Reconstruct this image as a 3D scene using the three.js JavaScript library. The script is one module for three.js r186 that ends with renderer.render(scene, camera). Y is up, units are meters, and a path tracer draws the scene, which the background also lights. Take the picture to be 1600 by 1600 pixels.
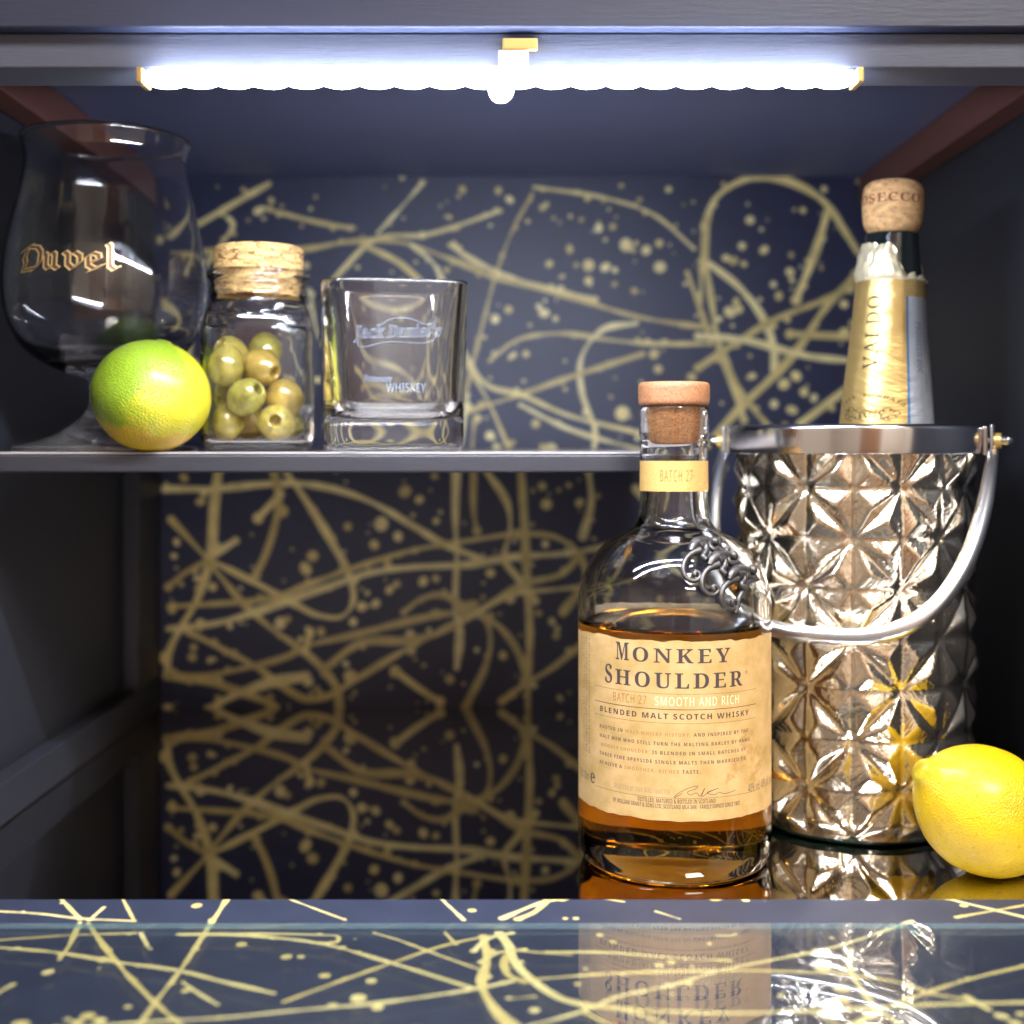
import * as THREE from 'three';
import { RoundedBoxGeometry } from 'three/addons/geometries/RoundedBoxGeometry.js';
import { mergeGeometries, mergeVertices } from 'three/addons/utils/BufferGeometryUtils.js';
import { ImprovedNoise } from 'three/addons/math/ImprovedNoise.js';
import { RectAreaLightUniformsLib } from 'three/addons/lights/RectAreaLightUniformsLib.js';

// ------------------------------------------------------------------ camera, light, exposure
const scene = new THREE.Scene();
scene.background = new THREE.Color(0, 0, 0);
const EYE = 0.18;                                           // eye height over the cabinet's mirror floor
const camera = new THREE.PerspectiveCamera(43.603, 1, 0.01, 20);
camera.position.set(0, EYE, 0);
camera.setViewOffset(1600, 1600, 10, 105, 1600, 1600);
camera.focus = 0.51;
camera.userData.fStop = 6.3;
const renderer = new THREE.WebGLRenderer({ antialias: true });
renderer.setSize(1024, 1024);
renderer.toneMapping = THREE.LinearToneMapping;
renderer.toneMappingExposure = 16;                          // a dim cabinet, exposed long
renderer.shadowMap.enabled = true;
RectAreaLightUniformsLib.init();
const LED_COLOR = new THREE.Color().setRGB(0.79, 0.87, 1.0);
const LED_LIGHT = 18, LED_GLOW = 15, ROOM_LIGHT = 3.6;

// ------------------------------------------------------------------ helpers
const F = 2000, CX = 790, CY = 695;                         // focal length and principal point measured on the 1600 px photograph
const P = (px, py, d) => new THREE.Vector3((px - CX) * d / F, EYE - (py - CY) * d / F, -d);
let seedState = 7;
const rnd = () => { seedState = (seedState * 1664525 + 1013904223) >>> 0; return seedState / 4294967296; };
const perlin = new ImprovedNoise();
const fbm = (x, y, z, o = 4) => { let s = 0, a = 0.5; for (let i = 0; i < o; i++) { s += a * perlin.noise(x, y, z); x *= 2.03; y *= 2.03; z *= 2.03; a *= 0.5; } return s; };
const lerp = THREE.MathUtils.lerp, clamp = THREE.MathUtils.clamp, sstep = THREE.MathUtils.smoothstep;
const D2R = Math.PI / 180;
const usedNames = {};
const numbered = (n) => { const k = usedNames[n] = (usedNames[n] ?? -1) + 1; return k ? n + '_' + String(k).padStart(3, '0') : n; };
function part(name, geometry, material, parent) {
  const m = new THREE.Mesh(geometry, material);
  m.name = name; m.castShadow = m.receiveShadow = true; parent.add(m);
  return m;
}
function thing(name, label, category, pos, yaw = 0, group) {
  const o = new THREE.Group(); o.name = numbered(name); scene.add(o);
  o.position.copy(pos); o.rotation.y = yaw; o.userData = { label, category };
  if (group) o.userData.group = group;
  return o;
}
function struct(name, geometry, material, label) {
  const m = part(numbered(name), geometry, material, scene);
  m.userData = { kind: 'structure', label, category: name.split('_').pop() };
  return m;
}
function box(x0, x1, y0, y1, z0, z1, r = 0) {
  const w = x1 - x0, h = y1 - y0, d = z1 - z0;
  const g = r ? new RoundedBoxGeometry(w, h, d, 2, r) : new THREE.BoxGeometry(w, h, d);
  return g.translate((x0 + x1) / 2, (y0 + y1) / 2, (z0 + z1) / 2);
}
// profile corners [r, h, rounding, squareness] -> points with rounded corners
function fillet(pts, n = 5) {
  const out = [];
  pts.forEach((p, i) => {
    const rad = p[2] || 0, q = p[3] ?? 2;
    if (!rad || !i || i === pts.length - 1) { out.push([p[0], p[1], q]); return; }
    const a = pts[i - 1], b = pts[i + 1];
    const da = Math.hypot(a[0] - p[0], a[1] - p[1]), db = Math.hypot(b[0] - p[0], b[1] - p[1]);
    const ra = Math.min(rad, da * 0.48) / da, rb = Math.min(rad, db * 0.48) / db;
    const A = [lerp(p[0], a[0], ra), lerp(p[1], a[1], ra)], B = [lerp(p[0], b[0], rb), lerp(p[1], b[1], rb)];
    for (let k = 0; k <= n; k++) { const t = k / n, u = 1 - t; out.push([u * u * A[0] + 2 * u * t * p[0] + t * t * B[0], u * u * A[1] + 2 * u * t * p[1] + t * t * B[1], q]); }
  });
  return out;
}
function smooth(pts, n) {
  const c = new THREE.CatmullRomCurve3(pts.map((p) => new THREE.Vector3(p[0], p[1], p[2] ?? 2)), false, 'centripetal');
  return c.getSpacedPoints(n).map((v) => [Math.max(0, v.x), v.y, v.z]);
}
// surface of revolution (or rounded square where the third value is over 2) about y; uv = (turn, height)
function turned(prof, seg = 96, warp) {
  const pos = [], uv = [], idx = [], h0 = Math.min(...prof.map((p) => p[1])), h1 = Math.max(...prof.map((p) => p[1]));
  prof.forEach(([r, h, n = 2]) => {
    for (let i = 0; i <= seg; i++) {
      const t = i / seg * 2 * Math.PI, s = Math.sin(t), c = Math.cos(t);
      let R = n > 2.001 ? r / Math.pow(Math.pow(Math.abs(s), n) + Math.pow(Math.abs(c), n), 1 / n) : r;
      let H = h;
      if (warp) [R, H] = warp(R, H, t % (2 * Math.PI));
      pos.push(-R * s, H, -R * c); uv.push(i / seg, (h - h0) / (h1 - h0 || 1));
    }
  });
  const w = seg + 1;
  for (let j = 0; j < prof.length - 1; j++) for (let i = 0; i < seg; i++) {
    const a = j * w + i, b = a + 1, c = a + w, d = c + 1;
    idx.push(a, b, d, a, d, c);
  }
  const g = new THREE.BufferGeometry();
  g.setAttribute('position', new THREE.Float32BufferAttribute(pos, 3));
  g.setAttribute('uv', new THREE.Float32BufferAttribute(uv, 2));
  g.setIndex(idx);
  g.computeVertexNormals();
  const nn = g.attributes.normal;                            // join the seam
  for (let j = 0; j < prof.length; j++) {
    const a = j * w, b = a + seg, v = new THREE.Vector3(nn.getX(a) + nn.getX(b), nn.getY(a) + nn.getY(b), nn.getZ(a) + nn.getZ(b)).normalize();
    if (prof[j][0] < 1e-6) { for (let i = 0; i <= seg; i++) nn.setXYZ(a + i, 0, Math.sign(nn.getY(a + 1)) || 1, 0); continue; }
    nn.setXYZ(a, v.x, v.y, v.z); nn.setXYZ(b, v.x, v.y, v.z);
  }
  return g;
}
// the front (seam at the back): u = 0.5 faces +z.  A patch on a surface of revolution between two angles (0 = +z, towards +x)
function patch(rOf, a0, a1, lo, hi, na = 80, nh = 12, lift = 0.00025) {
  const pos = [], uv = [], idx = [];
  for (let j = 0; j <= nh; j++) for (let i = 0; i <= na; i++) {
    const a = lerp(a0, a1, i / na), l = typeof lo === 'function' ? lo(i / na) : lo, h = typeof hi === 'function' ? hi(i / na) : hi;
    const y = lerp(l, h, j / nh), r = rOf(y) + lift;
    pos.push(r * Math.sin(a), y, r * Math.cos(a)); uv.push(i / na, y);
  }
  const ys = pos.filter((_, k) => k % 3 === 1), y0 = Math.min(...ys), y1 = Math.max(...ys);
  for (let k = 1; k < uv.length; k += 2) uv[k] = (uv[k] - y0) / (y1 - y0);
  for (let j = 0; j < nh; j++) for (let i = 0; i < na; i++) { const a = j * (na + 1) + i, c = a + na + 1; idx.push(a, a + 1, c + 1, a, c + 1, c); }
  const g = new THREE.BufferGeometry();
  g.setAttribute('position', new THREE.Float32BufferAttribute(pos, 3)); g.setAttribute('uv', new THREE.Float32BufferAttribute(uv, 2)); g.setIndex(idx);
  g.computeVertexNormals();
  return g;
}
const radiusAt = (prof) => (y) => {
  for (let i = 0; i < prof.length - 1; i++) { const [r0, h0] = prof[i], [r1, h1] = prof[i + 1]; if (h1 > h0 && y >= h0 && y <= h1) return lerp(r0, r1, (y - h0) / (h1 - h0)); }
  return prof[prof.length - 1][0];
};
// a tube along points with a radius that changes, closed at both ends
function tube(pts, radii, sides = 10, n = 40) {
  const c = new THREE.CatmullRomCurve3(pts, false, 'centripetal'), fr = c.computeFrenetFrames(n, false), pos = [], idx = [];
  for (let i = 0; i <= n; i++) {
    const t = i / n, p = c.getPointAt(t), k = t * (radii.length - 1), k0 = Math.min(Math.floor(k), radii.length - 2);
    const r = radii.length === 1 ? radii[0] : lerp(radii[k0], radii[k0 + 1], k - k0);
    for (let s = 0; s < sides; s++) { const a = s / sides * 2 * Math.PI; const v = p.clone().addScaledVector(fr.normals[i], Math.cos(a) * r).addScaledVector(fr.binormals[i], Math.sin(a) * r); pos.push(v.x, v.y, v.z); }
  }
  for (let i = 0; i < n; i++) for (let s = 0; s < sides; s++) { const a = i * sides + s, b = i * sides + (s + 1) % sides, d = a + sides, e = b + sides; idx.push(a, b, e, a, e, d); }
  const A = pos.length / 3; pos.push(...c.getPointAt(0).toArray(), ...c.getPointAt(1).toArray());
  for (let s = 0; s < sides; s++) { idx.push(A, (s + 1) % sides, s); const b = n * sides; idx.push(A + 1, b + s, b + (s + 1) % sides); }
  const g = new THREE.BufferGeometry(); g.setAttribute('position', new THREE.Float32BufferAttribute(pos, 3)); g.setIndex(idx); g.computeVertexNormals();
  g.setAttribute('uv', new THREE.Float32BufferAttribute(new Float32Array(pos.length / 3 * 2), 2));
  return g;
}
function canvas(w, h, draw) { const c = document.createElement('canvas'); c.width = w; c.height = h; draw(c.getContext('2d'), w, h); return c; }
function colorTex(c) { const t = new THREE.CanvasTexture(c); t.colorSpace = THREE.SRGBColorSpace; t.wrapS = t.wrapT = THREE.ClampToEdgeWrapping; t.magFilter = THREE.LinearFilter; return t; }
function dataTex(w, h, f, srgb = false) {                    // f(u, v) -> [r, g, b] or a grey, 0..1
  const d = new Uint8Array(w * h * 4);
  for (let y = 0; y < h; y++) for (let x = 0; x < w; x++) { const v = f((x + 0.5) / w, (y + 0.5) / h), o = (y * w + x) * 4, a = Array.isArray(v) ? v : [v, v, v]; for (let c = 0; c < 3; c++) d[o + c] = clamp(a[c], 0, 1) * 255; d[o + 3] = 255; }
  const t = new THREE.DataTexture(d, w, h); t.wrapS = t.wrapT = THREE.RepeatWrapping; t.magFilter = THREE.LinearFilter; t.needsUpdate = true; if (srgb) t.colorSpace = THREE.SRGBColorSpace;
  return t;
}
const std = (o) => new THREE.MeshStandardMaterial(o), phys = (o) => new THREE.MeshPhysicalMaterial(o);
const lin = (r, g, b) => new THREE.Color().setRGB(r, g, b);
const ring = (t, T, f) => { const a = t * 2 * Math.PI; return f(Math.cos(a) * T, Math.sin(a) * T); };   // seamless noise round a turn

// ------------------------------------------------------------------ materials
const grain = dataTex(512, 512, (u, v) => 0.5 + 0.35 * ring(u, 6, (a, b) => fbm(a, b, v * 30, 3)) + 0.3 * (rnd() - 0.5));
const smudge = dataTex(512, 512, (u, v) => 0.5 + 0.9 * ring(u, 1.2, (a, b) => ring(v, 1.2, (c, d) => fbm(a + c * 1.7, b + d * 1.3, c - d, 5))));
const M = {
  black: std({ color: lin(0.020, 0.0215, 0.031), roughness: 0.5, bumpMap: grain, bumpScale: 0.0001 }),
  navyCeiling: std({ color: lin(0.17, 0.20, 0.37), roughness: 0.5, bumpMap: grain, bumpScale: 0.0001 }),
  navyRail: std({ color: lin(0.078, 0.088, 0.135), roughness: 0.55, bumpMap: grain, bumpScale: 0.0002 }),
  navyRailDark: std({ color: lin(0.028, 0.034, 0.072), roughness: 0.5, bumpMap: grain, bumpScale: 0.0002 }),
  redwood: std({ color: lin(0.15, 0.058, 0.045), roughness: 0.5, bumpMap: grain, bumpScale: 0.0002 }),
  mirror: std({ color: lin(0.62, 0.60, 0.58), metalness: 1, roughness: 0.015 }),
  shelfTop: std({ color: lin(0.50, 0.44, 0.43), roughness: 0.3, bumpMap: smudge, bumpScale: 0.0002 }),
  shelf: std({ color: lin(0.027, 0.026, 0.033), roughness: 0.38, bumpMap: grain, bumpScale: 0.00012 }),
  glass: phys({ color: lin(1, 1, 1), transmission: 1, thickness: 0.01, ior: 1.5, roughness: 0 }),
  lightenedGlass: phys({ color: lin(0.95, 0.95, 0.96), transmission: 0.955, thickness: 0.01, ior: 1.5, roughness: 0.04 }),  // clear foot glass made milky, imitating the lamp light it catches
  pane: phys({ color: lin(0.97, 0.985, 0.98), transmission: 1, thickness: 0, ior: 1.85, roughness: 0.01 }),
  paneEdge: phys({ color: lin(0.62, 0.80, 0.88), transmission: 0.82, thickness: 0, roughness: 0.25, ior: 1.5 }),
  chrome: std({ color: lin(0.82, 0.81, 0.82), metalness: 1, roughness: 0.15 }),
  steel: std({ color: lin(0.78, 0.77, 0.78), metalness: 1, roughness: 0.3 }),
  pewter: std({ color: lin(0.085, 0.078, 0.075), metalness: 0.7, roughness: 0.4 }),
  plastic: std({ color: lin(0.8, 0.8, 0.82), roughness: 0.4 }),
  brass: std({ color: lin(0.75, 0.5, 0.18), metalness: 0.7, roughness: 0.35 }),
  led: std({ color: lin(0.9, 0.9, 0.9), roughness: 0.5, emissive: LED_COLOR, emissiveIntensity: LED_GLOW }),
};

// ------------------------------------------------------------------ the gold drip print (wallpaper and front board)
let GOLD = ['#ecd68e', '#d9c27b', '#f2df9c', '#cbb470'];
function drip(ctx, pts, w, k = 0) {                          // a poured line: uneven width, drops along it, round ends
  const c = new THREE.CatmullRomCurve3(pts.map(([x, y]) => new THREE.Vector3(x, y, 0)), false, 'centripetal'), len = c.getLength(), n = Math.max(4, Math.ceil(len / (w * 0.16)));
  const ph = rnd() * 100;
  ctx.fillStyle = GOLD[k % GOLD.length];
  for (let i = 0; i <= n; i++) {
    const p = c.getPointAt(i / n), r = w * 0.5 * (0.88 + 0.55 * perlin.noise(i / n * len / w * 0.22, ph, 0.5) + 0.1 * perlin.noise(i / n * len / w, ph, 3.5));
    ctx.beginPath(); ctx.arc(p.x, p.y, r, 0, 7); ctx.fill();
  }
  for (const e of [0, 1]) { const p = c.getPointAt(e); ctx.beginPath(); ctx.arc(p.x, p.y, w * (0.3 + 0.36 * rnd()), 0, 7); ctx.fill(); }
  for (let s = 0, m = Math.floor(len / (w * 9)); s < m; s++) { const p = c.getPointAt(rnd()), r = w * (0.3 + 0.45 * rnd()); ctx.beginPath(); ctx.arc(p.x + (rnd() - 0.5) * w, p.y + (rnd() - 0.5) * w, r, 0, 7); ctx.fill(); }
}
function dot(ctx, x, y, r, k = 0) { ctx.fillStyle = GOLD[k % GOLD.length]; ctx.beginPath(); ctx.ellipse(x, y, r * (0.85 + 0.35 * rnd()), r * (0.85 + 0.3 * rnd()), rnd() * 3, 0, 7); ctx.fill(); }
function grainOver(ctx, w, h, amount) {
  const im = ctx.getImageData(0, 0, w, h), d = im.data;
  for (let y = 0; y < h; y++) for (let x = 0; x < w; x++) { const o = (y * w + x) * 4, n = 1 + amount * (perlin.noise(x * 0.02, y * 0.02, 1) + 0.8 * perlin.noise(x * 0.15, y * 0.15, 4) + (rnd() - 0.5) * 0.7); for (let c = 0; c < 3; c++) d[o + c] = clamp(d[o + c] * n, 0, 255); }
  ctx.putImageData(im, 0, 0);
}
const BACK = 0.878, LEFT = -0.237, RIGHT = 0.246, TOP = 0.364;
const wallW = RIGHT - LEFT;
const wallCanvas = canvas(2048, Math.round(2048 * TOP / wallW), (ctx, W, H) => {
  ctx.fillStyle = '#121a42'; ctx.fillRect(0, 0, W, H);
  const s = W / wallW, at = (ox, oy, sc) => ([x, y]) => { const p = P(ox + x / sc, oy + y / sc, BACK); return [(p.x - LEFT) * s, (TOP - p.y) * s]; };
  const low = at(250, 720, 2.2857), up = at(250, 250, 1.882), ur = at(1100, 250, 3.2), w0 = 13.5 * BACK / F * s;
  const LOW = [
    [[215, -30], [195, 150], [178, 350], [130, 500], [60, 620], [30, 690], [28, 765]], [[40, 210], [100, 275], [170, 350]], [[170, 350], [270, 285]], [[170, 355], [90, 400], [30, 450]],
    [[170, 350], [350, 440], [480, 510], [560, 550], [650, 555], [690, 500], [672, 400], [620, 300], [560, 200], [500, 110], [450, 40]],
    [[180, 370], [300, 510], [400, 600], [500, 670], [570, 730], [630, 810], [642, 890]], [[20, 100], [200, 100], [350, 85], [480, 80], [620, 100], [760, 150], [900, 230], [1020, 300], [1150, 350]],
    [[395, 0], [425, 130], [405, 250], [370, 350], [340, 410]], [[430, 120], [350, 205]],
    [[30, 520], [200, 510], [400, 490], [560, 430], [700, 380], [900, 320], [1100, 285], [1300, 260], [1420, 275], [1490, 330], [1440, 400], [1300, 440], [1200, 500], [1100, 560], [1000, 610], [850, 690], [700, 780], [600, 840], [520, 850], [430, 800], [350, 740], [200, 660], [100, 610]],
    [[30, 600], [200, 580], [400, 520], [600, 450], [750, 400], [900, 380], [1100, 370], [1250, 345], [1450, 330], [1650, 295]],
    [[30, 770], [150, 770], [300, 740], [450, 700], [530, 660], [700, 620], [900, 570], [1050, 545], [1180, 570], [1260, 650], [1310, 780], [1315, 890]], [[535, 610], [520, 680]],
    [[60, 770], [180, 790], [300, 830], [400, 870], [430, 900]], [[1060, -30], [1055, 200], [1060, 350], [1055, 500], [1070, 620], [1060, 740]],
    [[1120, 20], [1120, 180], [1132, 250]], [[1160, 30], [1240, 150], [1250, 250], [1230, 350], [1280, 420], [1340, 500]], [[1288, 20], [1300, 200], [1310, 400], [1320, 600], [1312, 890]],
    [[1530, 30], [1540, 150], [1510, 270]], [[870, 540], [940, 490], [1020, 480], [1080, 520], [1160, 560], [1180, 650], [1160, 740], [1105, 850], [1088, 890]], [[840, 750], [920, 810], [1000, 860]],
    [[1220, 860], [1300, 800], [1400, 740], [1490, 670], [1600, 600]], [[170, 890], [260, 840], [400, 790], [520, 770]], [[590, 740], [720, 650], [900, 640], [1060, 590]], [[1100, 560], [1250, 480], [1400, 460], [1520, 450]],
    [[1500, 330], [1520, 420], [1440, 540]], [[1700, 100], [1900, 300], [2150, 420], [2450, 500]], [[1600, 700], [1900, 560], [2100, 300], [2200, 20]], [[1800, 880], [2000, 700], [2300, 640]],
  ];
  const UP = [
    [[60, 220], [180, 150], [320, 70]], [[300, 140], [450, 180], [560, 200]], [[640, 215], [700, 150], [775, 65]], [[60, 270], [420, 262], [560, 240], [700, 240], [850, 290], [1000, 350], [1200, 400], [1400, 460], [1620, 495]],
    [[510, 350], [640, 230], [780, 220], [1000, 150]], [[600, 250], [700, 300], [765, 355]], [[740, 250], [800, 300], [835, 360]], [[1095, 100], [1040, 200], [990, 330], [930, 560], [895, 700]],
    [[850, 250], [950, 310], [1080, 360], [1280, 410]], [[970, 590], [1050, 530], [1180, 510], [1330, 530], [1450, 540], [1620, 540]], [[1400, 480], [1300, 500], [1240, 580], [1240, 680], [1280, 800], [1270, 880]],
    [[900, 740], [1060, 690], [1200, 640], [1420, 570]], [[880, 540], [960, 660], [1060, 690], [1200, 750], [1420, 805]], [[900, 600], [960, 700], [1040, 880]], [[1060, 720], [1200, 790], [1420, 855]],
    [[1550, 330], [1610, 500]], [[1100, 80], [1300, 110], [1450, 160], [1570, 260]], [[1595, 190], [1590, 420]], [[905, 690], [880, 880]], [[925, 760], [915, 880]], [[200, 170], [215, 190], [170, 260], [120, 330]],
    [[60, 560], [150, 640], [200, 800], [240, 880]], [[440, 380], [470, 520], [560, 600], [700, 640], [860, 760]], [[480, 880], [600, 740], [760, 700], [880, 620]], [[400, 640], [520, 660], [640, 760], [720, 880]], [[30, 420], [90, 480], [70, 640]], [[560, 450], [700, 480], [860, 440]], [[520, 700], [640, 690], [760, 780]],
  ];
  const UR = [
    [[0, 340], [60, 190], [200, 100], [350, 90], [500, 140], [620, 230], [700, 350], [770, 460]], [[20, 300], [10, 500], [40, 720], [60, 850], [80, 950], [160, 1150], [200, 1300]], [[30, 520], [180, 640], [300, 800], [350, 950], [350, 1050]],
    [[-30, 1040], [150, 920], [350, 800], [600, 700], [780, 615]], [[620, 250], [560, 450], [460, 700]], [[770, 560], [600, 750], [480, 930], [350, 1080], [200, 1220], [20, 1420]], [[-30, 880], [200, 900], [520, 980], [760, 1005]],
    [[100, 980], [200, 1180], [330, 1340]], [[480, 1320], [720, 1140]], [[430, 870], [760, 885]],
  ];
  for (let i = 0; i < 560; i++) dot(ctx, rnd() * W, rnd() * H, w0 * (0.18 + 0.42 * rnd() * rnd()), i);
  LOW.forEach((l, i) => drip(ctx, l.map(low), w0 * (0.82 + 0.25 * rnd()), i)); UP.forEach((l, i) => drip(ctx, l.map(up), w0 * (0.5 + 0.3 * rnd()), i)); UR.forEach((l, i) => drip(ctx, l.map(ur), w0 * (0.7 + 0.35 * rnd()), i));
  for (const [x, y, r] of [[45, 525, 26], [115, 700, 24], [520, 385, 30], [545, 340, 26], [720, 520, 26], [790, 225, 36], [850, 270, 24], [765, 300, 24], [875, 110, 30], [1365, 90, 24], [1380, 155, 26], [1035, 780, 28], [845, 440, 22], [820, 460, 22], [770, 510, 22], [940, 430, 24], [985, 420, 20], [430, 580, 28], [455, 565, 20], [575, 610, 24], [145, 145, 24], [265, 690, 22], [1415, 625, 20], [1225, 695, 22], [85, 60, 22], [30, 888, 30], [395, 840, 18], [680, 770, 34], [60, 290, 20], [50, 340, 18], [250, 590, 18], [530, 790, 24], [690, 575, 20], [1180, 400, 20]]) { const p = low([x, y]); dot(ctx, p[0], p[1], 0.75 * r / 2.2857 * BACK / F * s, x); }
  for (const [x, y, r] of [[1260, 310, 30], [1310, 315, 22], [1260, 355, 22], [1370, 250, 26], [1430, 265, 22], [1145, 305, 18], [1205, 262, 18], [1470, 315, 26], [1395, 385, 16], [1025, 440, 20], [1130, 450, 22], [995, 90, 18], [1125, 140, 16], [1290, 200, 18], [1465, 615, 18], [970, 810, 22], [990, 845, 18], [1105, 775, 18], [1360, 745, 34], [1150, 850, 26], [290, 150, 22], [380, 330, 18], [430, 310, 16]]) { const p = up([x, y]); dot(ctx, p[0], p[1], 0.7 * r / 1.882 * BACK / F * s, x); }
  for (const [x, y, r] of [[110, 490, 30], [190, 430, 30], [200, 520, 26], [300, 450, 34], [230, 300, 36], [430, 560, 32], [440, 600, 26], [580, 395, 30], [130, 760, 44], [160, 710, 32], [240, 1080, 30], [400, 1120, 40], [460, 1080, 40], [350, 1220, 36], [440, 1250, 38], [500, 1160, 34], [550, 1190, 30], [640, 1240, 24], [700, 720, 30], [730, 650, 28], [700, 860, 34]]) { const p = ur([x, y]); dot(ctx, p[0], p[1], 0.7 * r / 3.2 * BACK / F * s, x); }
  grainOver(ctx, W, H, 0.13);
});
const softCanvas = canvas(wallCanvas.width, wallCanvas.height, (ctx) => { ctx.filter = 'blur(2.5px)'; ctx.drawImage(wallCanvas, 0, 0); });   // print edges softened in the texture to imitate lens defocus
const wallpaper = phys({ map: colorTex(softCanvas), roughness: 0.5, clearcoat: 0.5, clearcoatRoughness: 0.46, bumpMap: grain, bumpScale: 0.00008 });

GOLD = ['#dcca84', '#d3be78', '#e0ce8c', '#cdb870'];
const BOARD_Y = 0.0189, PLATE_Y = 0.0216;                   // printed board and the top of the glass that lies on it
const BZ0 = 0.4535, BZ1 = 0.318, BX = 0.25;
const boardCanvas = canvas(2048, Math.round(2048 * (BZ0 - BZ1) / (2 * BX)), (ctx, W, H) => {
  ctx.fillStyle = '#2b3044'; ctx.fillRect(0, 0, W, H);
  const s = W / (2 * BX);
  const onBoard = (px, py) => {                              // pixel of the photograph -> place on the board, through the glass where it lies
    let d = (EYE - BOARD_Y) * F / (py - CY);
    if (py > 1443) d = (EYE - PLATE_Y) * F / (py - CY);
    return [((px - CX) * d / F + BX) * s, (BZ0 - d) * s];
  };
  const L = (x, y) => onBoard(x / 2, 1370 + y / 2), R = (x, y) => onBoard(800 + x / 2, 1370 + y / 2), w0 = 0.00178 * s;
  const LL = [
    [1, [190, 68], [250, 132]], [1.2, [250, 142], [215, 190], [185, 232]], [0.9, [-60, 105], [120, 115], [250, 130], [420, 138]], [0.9, [-60, 178], [0, 172], [200, 158], [420, 150]], [1.1, [560, 154], [800, 160], [1000, 182], [1200, 235], [1350, 280], [1480, 320]],
    [1, [560, 153], [800, 152], [1000, 156], [1055, 160], [1050, 178], [980, 180]], [0.9, [325, 95], [280, 135]], [1.1, [275, 145], [360, 235], [480, 360], [560, 430], [640, 520]], [1.1, [-60, 190], [180, 210], [350, 237], [560, 266], [700, 300], [855, 335]],
    [1.1, [712, 66], [640, 150], [560, 270], [480, 370], [400, 490]], [1, [-60, 446], [0, 445], [250, 440], [480, 422], [700, 410], [900, 390], [1180, 365], [1480, 322], [1600, 298]], [0.9, [885, 362], [1000, 320], [1230, 240], [1400, 185], [1520, 160]],
    [0.6, [905, 70], [1080, 135]], [0.7, [1170, 150], [1240, 170], [1350, 210], [1510, 266]], [0.8, [1380, 70], [1450, 135]], [0.8, [1390, 148], [1425, 185]], [0.8, [570, 300], [620, 335], [680, 370]], [0.7, [385, 72], [420, 138]], [0.8, [440, 150], [462, 192]],
    [0.9, [1300, 440], [1450, 456]], [1.1, [-10, 335], [40, 308]], [1.9, [1510, 160], [1522, 230], [1505, 310], [1560, 400], [1610, 450]], [1.4, [1600, 150], [1530, 165], [1480, 205]], [1.3, [1600, 195], [1575, 240], [1590, 280], [1640, 300]], [1.0, [1500, 240], [1560, 210], [1640, 200]], [0.9, [640, 470], [720, 480]],
  ];
  const RR = [
    [1.6, [-30, 130], [60, 92], [110, 76], [170, 70]], [2, [110, 74], [70, 110], [20, 132]], [1.9, [-40, 150], [-10, 190], [10, 240], [60, 292], [150, 350], [230, 372]], [1.5, [230, 372], [320, 380], [450, 390]], [1.1, [450, 390], [700, 396], [900, 390], [1120, 380], [1300, 370], [1650, 362]],
    [1, [70, 292], [300, 275], [500, 268], [700, 265], [900, 270], [1060, 280], [1200, 300], [1330, 340], [1430, 356], [1480, 380]], [0.9, [40, 440], [220, 390], [350, 340], [500, 310], [650, 265], [800, 235], [1000, 195], [1250, 138]], [0.7, [0, 203], [90, 210], [185, 217]],
    [0.9, [110, 208], [300, 210], [500, 225], [680, 235]], [1, [1650, 240], [1400, 300], [1150, 390], [1020, 470]], [0.9, [1060, 200], [1058, 260], [1090, 320], [1150, 390], [1270, 460]], [0.9, [220, 392], [390, 465]], [1, [320, 378], [440, 415], [560, 470]], [1.6, [-30, 400], [10, 430], [50, 480]],
    [1.3, [1310, 55], [1400, 78], [1510, 104], [1660, 140]], [1.1, [1660, 78], [1510, 105], [1390, 126]], [0.6, [450, 108], [525, 132]], [0.9, [270, 66], [350, 78]], [0.7, [640, 158], [685, 158], [700, 152]], [0.7, [920, 390], [1000, 420], [1040, 460]], [0.9, [1150, 385], [1040, 440], [940, 470]], [0.7, [0, 352], [70, 345]], [1, [1420, 345], [1490, 385]],
  ];
  LL.forEach(([w, ...p], i) => drip(ctx, p.map(([x, y]) => L(x, y)), w0 * w, i)); RR.forEach(([w, ...p], i) => drip(ctx, p.map(([x, y]) => R(x, y)), w0 * w, i));
  for (const [x, y, r] of [[615, 90, 19], [1475, 105, 15], [150, 270, 18], [895, 223, 19], [940, 223, 11], [755, 185, 17], [1015, 281, 16], [1160, 297, 19], [1120, 350, 27], [275, 405, 20], [312, 420, 20], [65, 430, 22], [400, 377, 12], [240, 425, 20], [210, 415, 10], [1180, 378, 18], [1040, 372, 16], [470, 198, 7], [310, 258, 6], [320, 232, 20], [580, 327, 14], [1110, 168, 5], [1590, 350, 10]]) { const p = L(x, y); dot(ctx, p[0], p[1], r / 2 * 0.41 / F * s, x); }
  for (const [x, y, r] of [[635, 68, 24], [730, 73, 15], [167, 130, 12], [200, 130, 11], [275, 156, 13], [315, 177, 12], [617, 183, 10], [1000, 165, 9], [460, 248, 14], [497, 240, 14], [230, 260, 8], [205, 307, 11], [390, 335, 12], [500, 337, 8], [70, 387, 17], [840, 342, 12], [1033, 356, 18], [1530, 405, 20], [1572, 427, 17], [1412, 90, 15], [960, 206, 20], [970, 260, 24], [1030, 320, 26], [425, 254, 4], [562, 252, 7], [552, 305, 12], [490, 312, 14], [545, 64, 6], [1590, 398, 14]]) { const p = R(x, y); dot(ctx, p[0], p[1], r / 2 * 0.41 / F * s, x); }
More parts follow.
